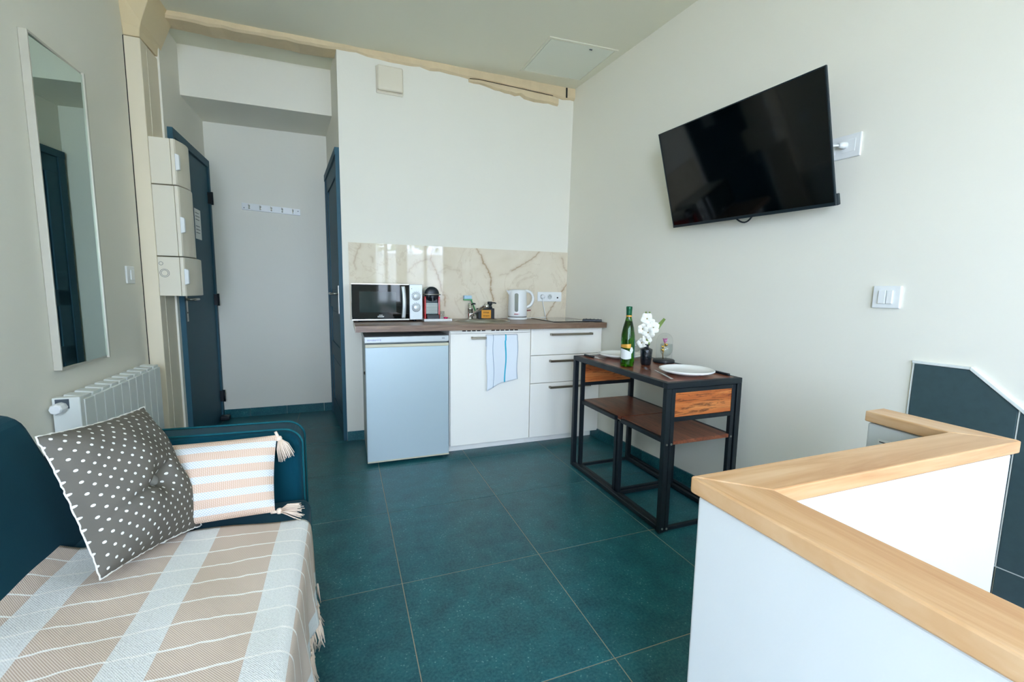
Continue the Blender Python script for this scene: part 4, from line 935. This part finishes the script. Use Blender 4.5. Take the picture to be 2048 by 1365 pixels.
base_ = Vector((vx, vy, z+.205))+rt*.045; tip = Vector((vx, vy, z+.262))+rt*.086; dl = (tip-base_).normalized()
MB().tube([tuple(base_-dl*.03), tuple(tip)], .0012, 5).build('fern_stem', STEMM, fl)
for k in range(11):
    c = base_.lerp(tip, k/10)
    for sgn in (-1, 1):
        m = MB(); petal_bm(m, c, dl*.7+dl.cross(toC)*sgn, toC, .017-.0008*k, .004); m.build('leaflet', LEAFM, fl, recalc=False)
for dx, dz in ((.012, .118), (-.008, .122), (.0, .132)):
    m = MB(); petal_bm(m, Vector((vx, vy, z+dz-.012)), rt*dx*40+upv*.9+toC*.3, toC, .032, .010); m.build('leaf', LEAFM, fl, recalc=False)

def wine_glass(x, y, label):
    pr = [(0, z), (.031, z), (.031, z+.0015), (.010, z+.004), (.0042, z+.010), (.0038, z+.052), (.008, z+.058), (.024, z+.068), (.033, z+.085), (.0345, z+.10), (.0315, z+.128), (.0300, z+.128), (.0332, z+.10), (.0315, z+.086), (.022, z+.070), (.006, z+.062), (0, z+.0615)]
    return tag(MB().lathe(pr, (x, y, 0), 36).build('wine_glass', CLEARG, None, loc=(x, y, z)), label, 'wine glass', 'clear stemmed wine glasses on the table')
wine_glass(1.672, 1.975, 'clear stemmed wine glass behind the near plate')
wine_glass(1.607, 2.165, 'clear stemmed wine glass between green bottle and far plate')
gx, gy = 1.768, 2.105
cl = thing('bell_jar', 'glass bell jar with small glowing pink rose on dark base', 'ornament', (gx, gy, TZ))
MB().lathe([(0, z), (.058, z), (.062, z+.004), (.062, z+.014), (.056, z+.019), (0, z+.02)], (gx, gy, 0), 40).build('base', WOODBASE, cl)
MB().lathe([(.046, z+.0195), (.046, z+.13)]+[(.046*math.cos(math.radians(q)), z+.13+.046*math.sin(math.radians(q))) for q in range(10, 90, 10)]+[(.0001, z+.176)], (gx, gy, 0), 40, caps=False).build('glass_dome', thin_glass('dome_glass', (.97, .98, .98, 1)), cl)
MB().tube([(gx-.006, gy, z+.02), (gx-.008, gy+.002, z+.05), (gx-.002, gy, z+.085), (gx+.002, gy, z+.118)], .0028, 8).build('stem', GOLDF, cl)
for k, dz in enumerate((.085, .097, .066)):
    m = MB(); petal_bm(m, (gx, gy, z+dz), rt*(1 if k % 2 else -1)+upv*.7, toC, .022, .008); m.build('leaf', GOLDF, cl, recalc=False)
ro = MB()
for k in range(9):
    an = k*2.4; rr_ = .004+.0016*k; petal_bm(ro, (gx+.002, gy, z+.118), Vector((math.cos(an)*.35*(1+k*.2), math.sin(an)*.35*(1+k*.2), 1)), (-math.cos(an), -math.sin(an), .3), .022+.0012*k, .010)
ro.build('rose', PINKP, cl, recalc=False)
# cutlery
def knife(h0, h1, tip, label):
    h0, h1, tip = (Vector((*p, TZ+.006)) for p in (h0, h1, tip))
    t = thing('table_knife', label, 'knife', tuple(h1), 'black handled table knives')
    MB().bar(h0, h1, .016, .012).build('handle', BLACKP, t, bevel=.004, seg=3)
    for q in (.25, .5, .75): p = h0.lerp(h1, q); MB().lathe([(.002, TZ+.0118), (.002, TZ+.0128)], (p.x, p.y, 0), 8).build('rivet', STEEL, t)
    d_ = (tip-h1).normalized(); sd = Vector((-d_.y, d_.x, 0))*.008; zz = Vector((0, 0, .001))
    MB().hexa([h1-sd-zz*3, tip-sd*.4-zz*3, tip+sd*.2-zz*3, h1+sd-zz*3], [h1-sd-zz, tip-sd*.4-zz, tip+sd*.2-zz, h1+sd-zz]).build('blade', CHROME, t)
knife((1.805, 1.660), (1.806, 1.780), (1.802, 1.875), 'black handled table knife at right of the near plate')
knife((1.440, 2.462), (1.448, 2.365), (1.462, 2.255), 'black handled table knife at left of the far plate')
fk = thing('fork', 'steel fork on table at left of the near plate', 'fork', (1.48, 1.8, TZ))
F0, F1 = Vector((1.452, 1.662, TZ)), Vector((1.507, 1.955, TZ)); df = (F1-F0).normalized(); sf = Vector((-df.y, df.x, 0))
hp_ = [F0+Vector((0, 0, .003)), F0.lerp(F1, .3)+Vector((0, 0, .010)), F0.lerp(F1, .58)+Vector((0, 0, .014)), F0.lerp(F1, .68)+Vector((0, 0, .009))]
m = MB()
for (p, wa), (q, wb_) in zip(zip(hp_, (.008, .006, .0035, .004)), zip(hp_[1:], (.006, .0035, .004, .004))):
    zz = Vector((0, 0, .002)); m.hexa([p-sf*wa, q-sf*wb_, q+sf*wb_, p+sf*wa], [p-sf*wa+zz, q-sf*wb_+zz, q+sf*wb_+zz, p+sf*wa+zz])
m.build('handle', CHROME, fk)
A, B = F0.lerp(F1, .68)+Vector((0, 0, .009)), F0.lerp(F1, .80)+Vector((0, 0, .005)); zz = Vector((0, 0, .002))
m = MB().hexa([A-sf*.004, B-sf*.0115, B+sf*.0115, A+sf*.004], [A-sf*.004+zz, B-sf*.0115+zz, B+sf*.0115+zz, A+sf*.004+zz])
for k in range(4):
    o = sf*(-.0096+.0064*k); m.bar(B+o+Vector((0, 0, .001)), F1+o*.95+Vector((0, 0, .010)), .0032, .002)
m.build('tines', CHROME, fk)

# ------------------------------------------------------------------ sofa, throw and cushions
sf_ = thing('sofa', 'teal velvet sofa with low arms against the left wall', 'sofa', (-.5, .85, 0))
FX, BXs = -.125, -.69
AY0, AY1 = 1.622, 1.762
MB().box(-.80, FX-.012, .0, AY0-.002, .15, .245).build('base', SOFAM, sf_, bevel=.015, seg=3)
st_ = MB().box(-.74, FX, .0, AY0, .235, .427).build('seat_cushion', SOFAM, sf_, bevel=.035, seg=5)
MB().tube([(-.70, AY0-.006, .405), (FX-.03, AY0-.006, .405), (FX-.004, AY0-.02, .39), (FX-.002, AY0-.02, .27)], .004, 6).build('piping', PIPEM, st_)
def arm(y0, y1):
    pr = [(-.83, .15), (FX-.025, .15)]+arc(FX-.085, .60, .06, 0, 90, 8)+[(-.83, .672)]
    o = MB().prism(pr, y0, y1, 'y').build('armrest', SOFAM, sf_, bevel=.028, seg=5)
    for yy in (y0+.022, y1-.022):
        MB().tube([(FX-.022, yy, .16), (FX-.022, yy, .60)]+[(p[0]+.002, yy, p[1]+.002) for p in arc(FX-.085, .60, .062, 10, 90, 8)]+[(-.83, yy, .674)], .0038, 6).build('piping', PIPEM, o)
arm(AY0, AY1); arm(-.142, -.002)
tl = Vector((-.175, .0, .40)).normalized()
bp = []
P0, P1 = Vector((-.685, 0, .34)), Vector((-.845, 0, .765)); bd_ = (P1-P0).normalized(); bn = Vector((-bd_.z, 0, bd_.x)); T = .135
bp = [(P0.x, P0.z), ] + [(q.x, q.z) for q in (P0.lerp(P1, .5), P1-bd_*.02)]
cc = P1-bd_*.02+bn*T/2
ang0 = math.degrees(math.atan2(-bn.z, -bn.x))
bp += [(cc.x+T/2*math.cos(math.radians(ang0-q)), cc.z+T/2*math.sin(math.radians(ang0-q))) for q in range(15, 181, 15)]
E0 = P0+bn*T; bp += [(E0.x, E0.z)]
if (cc.z+T/2*math.sin(math.radians(ang0-90))) < cc.z:   # pick the arc that goes over the top
    bp = bp[:3]+[(cc.x+T/2*math.cos(math.radians(ang0+q)), cc.z+T/2*math.sin(math.radians(ang0+q))) for q in range(15, 181, 15)]+[(E0.x, E0.z)]
bk = MB().prism(bp, -.0, AY0-.004, 'y').build('backrest', SOFAM, sf_, bevel=.03, seg=5)
seam = P1+bn*(T*.86)+bd_*.045
MB().tube([(seam.x, .0, seam.z), (seam.x, AY0-.03, seam.z)], .004, 6).build('piping', PIPEM, bk)
for xx, yy in ((-.74, .05), (-.2, .05), (-.74, 1.58), (-.2, 1.58)): MB().lathe([(.018, 0), (.024, .155)], (xx, yy, 0), 14).build('leg', BLACKP, sf_)

th = thing('throw_blanket', 'beige throw with white stripes and fringe spread over the sofa seat', 'throw', (-.4, .8, .44))
TOPW, RAD, HANG = .585, .035, .19
TY0_, TY1_ = .02, 1.455
SZ = .431
rt_ = random.Random(11)
def throw_fn(u, v):
    L = TOPW+RAD*PI/2+HANG; s_ = u*L
    y = TY0_+(TY1_-TY0_)*v; y += (.018*math.sin(u*5.2)-.02*(u-.4))*v**3
    wr_ = .0035*math.sin(s_*22+v*3)*math.sin(v*21+s_*4)+.004*math.sin((y*1.0+s_*.55)*34)*max(0, .5-abs(s_-.12)*2.6)
    if s_ < TOPW: x, zz = FX-RAD+.012-TOPW+s_, SZ+.004+wr_+ (.02*(1-s_/.05) if s_ < .05 else 0)
    elif s_ < TOPW+RAD*PI/2:
        a_ = (s_-TOPW)/RAD; x, zz = FX-RAD+.012+RAD*math.sin(a_), SZ+.004-RAD+RAD*math.cos(a_)+wr_*.5
    else:
        q = s_-TOPW-RAD*PI/2; f_ = q/HANG; x, zz = FX+.012+.012*f_**.8+.008*f_*math.sin(y*26)+.006*f_*math.sin(y*61+1), SZ+.004-RAD-q
    return (x, y, zz)
LT = TOPW+RAD*PI/2+HANG
# stripes: white 0-.08 at the back, then every .244 m
MB().grid(throw_fn, 110, 120, lambda u, v: (u*LT+.0, (TY0_+(TY1_-TY0_)*v)+.0)).build('cloth', THROW, th, solid=.005)
fm = MB()
for k in range(150):
    v = k/149; p = Vector(throw_fn(1, v))
    for j in range(2):
        q = p+Vector((rt_.uniform(-.004, .004), rt_.uniform(-.006, .006), .004)); L = rt_.uniform(.05, .085)
        fm.tube([q, q+Vector((rt_.uniform(-.003, .008), rt_.uniform(-.008, .008), -L*.5)), q+Vector((rt_.uniform(-.004, .016), rt_.uniform(-.016, .016), -L))], [.0026, .0022, .0012], 5)
o = fm.build('fringe', TASSEL, th); o['kind'] = 'stuff'

def cushion(name, label, corners, n, T, m, group=None, dimple=None, bow=.05, wr=.006, seed=1, pw=.55, asym=.5):
    TL, TR, BR, BL = [Vector(c) for c in corners]; n = Vector(n).normalized(); ctr = (TL+TR+BR+BL)/4
    t = thing(name, label, 'cushion', tuple(ctr), group)
    r = random.Random(seed); ph = [r.uniform(0, 6) for _ in range(6)]
    def fn(u, v, sgn):
        a, b = 2*u-1, 2*v-1
        aa = a*(1-bow*(1-b*b)*abs(a)**2); bb = b*(1-bow*(1-a*a)*abs(b)**2)
        U, V = (aa+1)/2, (bb+1)/2
        p = (BL.lerp(BR, U)).lerp(TL.lerp(TR, U), V)
        h = (max(0, 1-abs(a)**2.4)*max(0, 1-abs(b)**2.4))**pw
        w_ = wr*(math.sin(5*a+ph[0]+2*b)*math.sin(4*b+ph[1])+.6*math.sin(11*a*b+ph[2]+3*a))*h
        # creases that run in from the corners
        w_ += wr*1.2*sum(math.sin(26*(a*sy-b*sx)+ph[3])*math.exp(-((a-sx)**2+(b-sy)**2)/.10) for sx in (-1, 1) for sy in (-1, 1))*h
        d = 0
        if dimple: d = dimple[2]*math.exp(-((a-dimple[0])**2+(b-dimple[1])**2)/.035)+dimple[2]*.55*math.exp(-((b-dimple[1]+.22*(dimple[0]-a)-(.5*(a-dimple[0]) if a > dimple[0] else 0))**2)/.004)*max(0, 1-abs(a-dimple[0]+.25)*1.1)
        return p+n*((T*asym*h if sgn > 0 else -T*(1-asym)*h)+w_-(d if sgn > 0 else 0))
    c = MB(); N_ = 48
    for sgn in (1, -1): c.grid(lambda u, v: fn(u, v, sgn), N_, N_, lambda u, v: (u, v))
    cov = c.build('cover', m, t)
    return t, cov, fn
P_ = [(-.652, 1.27, .808), (-.576, 1.62, .779), (-.414, 1.485, .440), (-.540, 1.215, .474)]
nv = (Vector(P_[2])-Vector(P_[0])).cross(Vector(P_[1])-Vector(P_[3])); nv = nv if nv.x > 0 else -nv
t1, cov, fn1 = cushion('polka_dot_cushion', 'grey square cushion with white polka dots and centre button on sofa', P_, nv, .125, DOTS, dimple=(.10, -.10, .04), wr=.005, seed=4, asym=.74, pw=.62)
ub, vb_ = (.10+1)/2, (-.10+1)/2; pc = fn1(ub, vb_, 1); nb = nv.normalized()
xb = nb.cross(Vector((0, 0, 1))).normalized(); yb3 = nb.cross(xb)
bt = MB().lathe([(0, -.004), (.013, -.003), (.016, .002), (.013, .0075), (.006, .010), (0, .0105)], (0, 0, 0), 24, xf=lambda a, b, c: tuple(pc+xb*a+yb3*b+nb*(c+.008)))
bt.build('button', PILLOWBTN, t1)
edge = [fn1(k/40, 0, 1) for k in range(41)]+[fn1(1, k/40, 1) for k in range(1, 41)]+[fn1(1-k/40, 1, 1) for k in range(1, 41)]+[fn1(0, 1-k/40, 1) for k in range(1, 40)]
edge = [q+Vector((rt_.uniform(-.0015, .0015), rt_.uniform(-.0015, .0015), rt_.uniform(-.0015, .0015))) for q in edge]
MB().tube(edge, .002, 6, closed=True).build('piping', WHITEYARN, t1)
Q_ = [(-.640, 1.575, .668), (-.213, 1.56, .672), (-.214, 1.455, .462), (-.62, 1.46, .448)]
nq = (Vector(Q_[2])-Vector(Q_[0])).cross(Vector(Q_[1])-Vector(Q_[3])); nq = nq if nq.y < 0 else -nq
t2, cov2, fn2 = cushion('striped_cushion', 'beige and white striped lumbar cushion with tassels against sofa arm', Q_, nq, .10, STRIPES, wr=.005, seed=9, bow=.03)
def tassel(p, d, L):
    p, d = Vector(p), Vector(d).normalized(); r = random.Random(int(p.x*1e4)); m = MB()
    m.tube([p-d*.012, p+d*.012], .0045, 8); m.lathe([(0, -.008), (.0085, -.005), (.0095, .002), (.007, .008), (0, .01)], tuple(p+d*.014), 10)
    e1 = d.orthogonal().normalized(); e2 = d.cross(e1)
    for k in range(70):
        a_ = r.uniform(0, 2*PI); w_ = math.sqrt(r.random()); o1 = (e1*math.cos(a_)+e2*math.sin(a_))
        b0 = p+d*.018+o1*.005*w_; l_ = L*r.uniform(.85, 1.1)
        m.tube([b0, b0+d*l_*.45+o1*.014*w_, b0+d*l_+o1*.022*w_+Vector((0, 0, -.012*w_))], [.0016, .0016, .0011], 4)
    return m
for c, d, L in ((Q_[1], (.32, -.15, -.75), .055), (Q_[2], (.9, -.30, .16), .058)):
    o = tassel(c, d, L).build('tassel', TASSEL, t2)
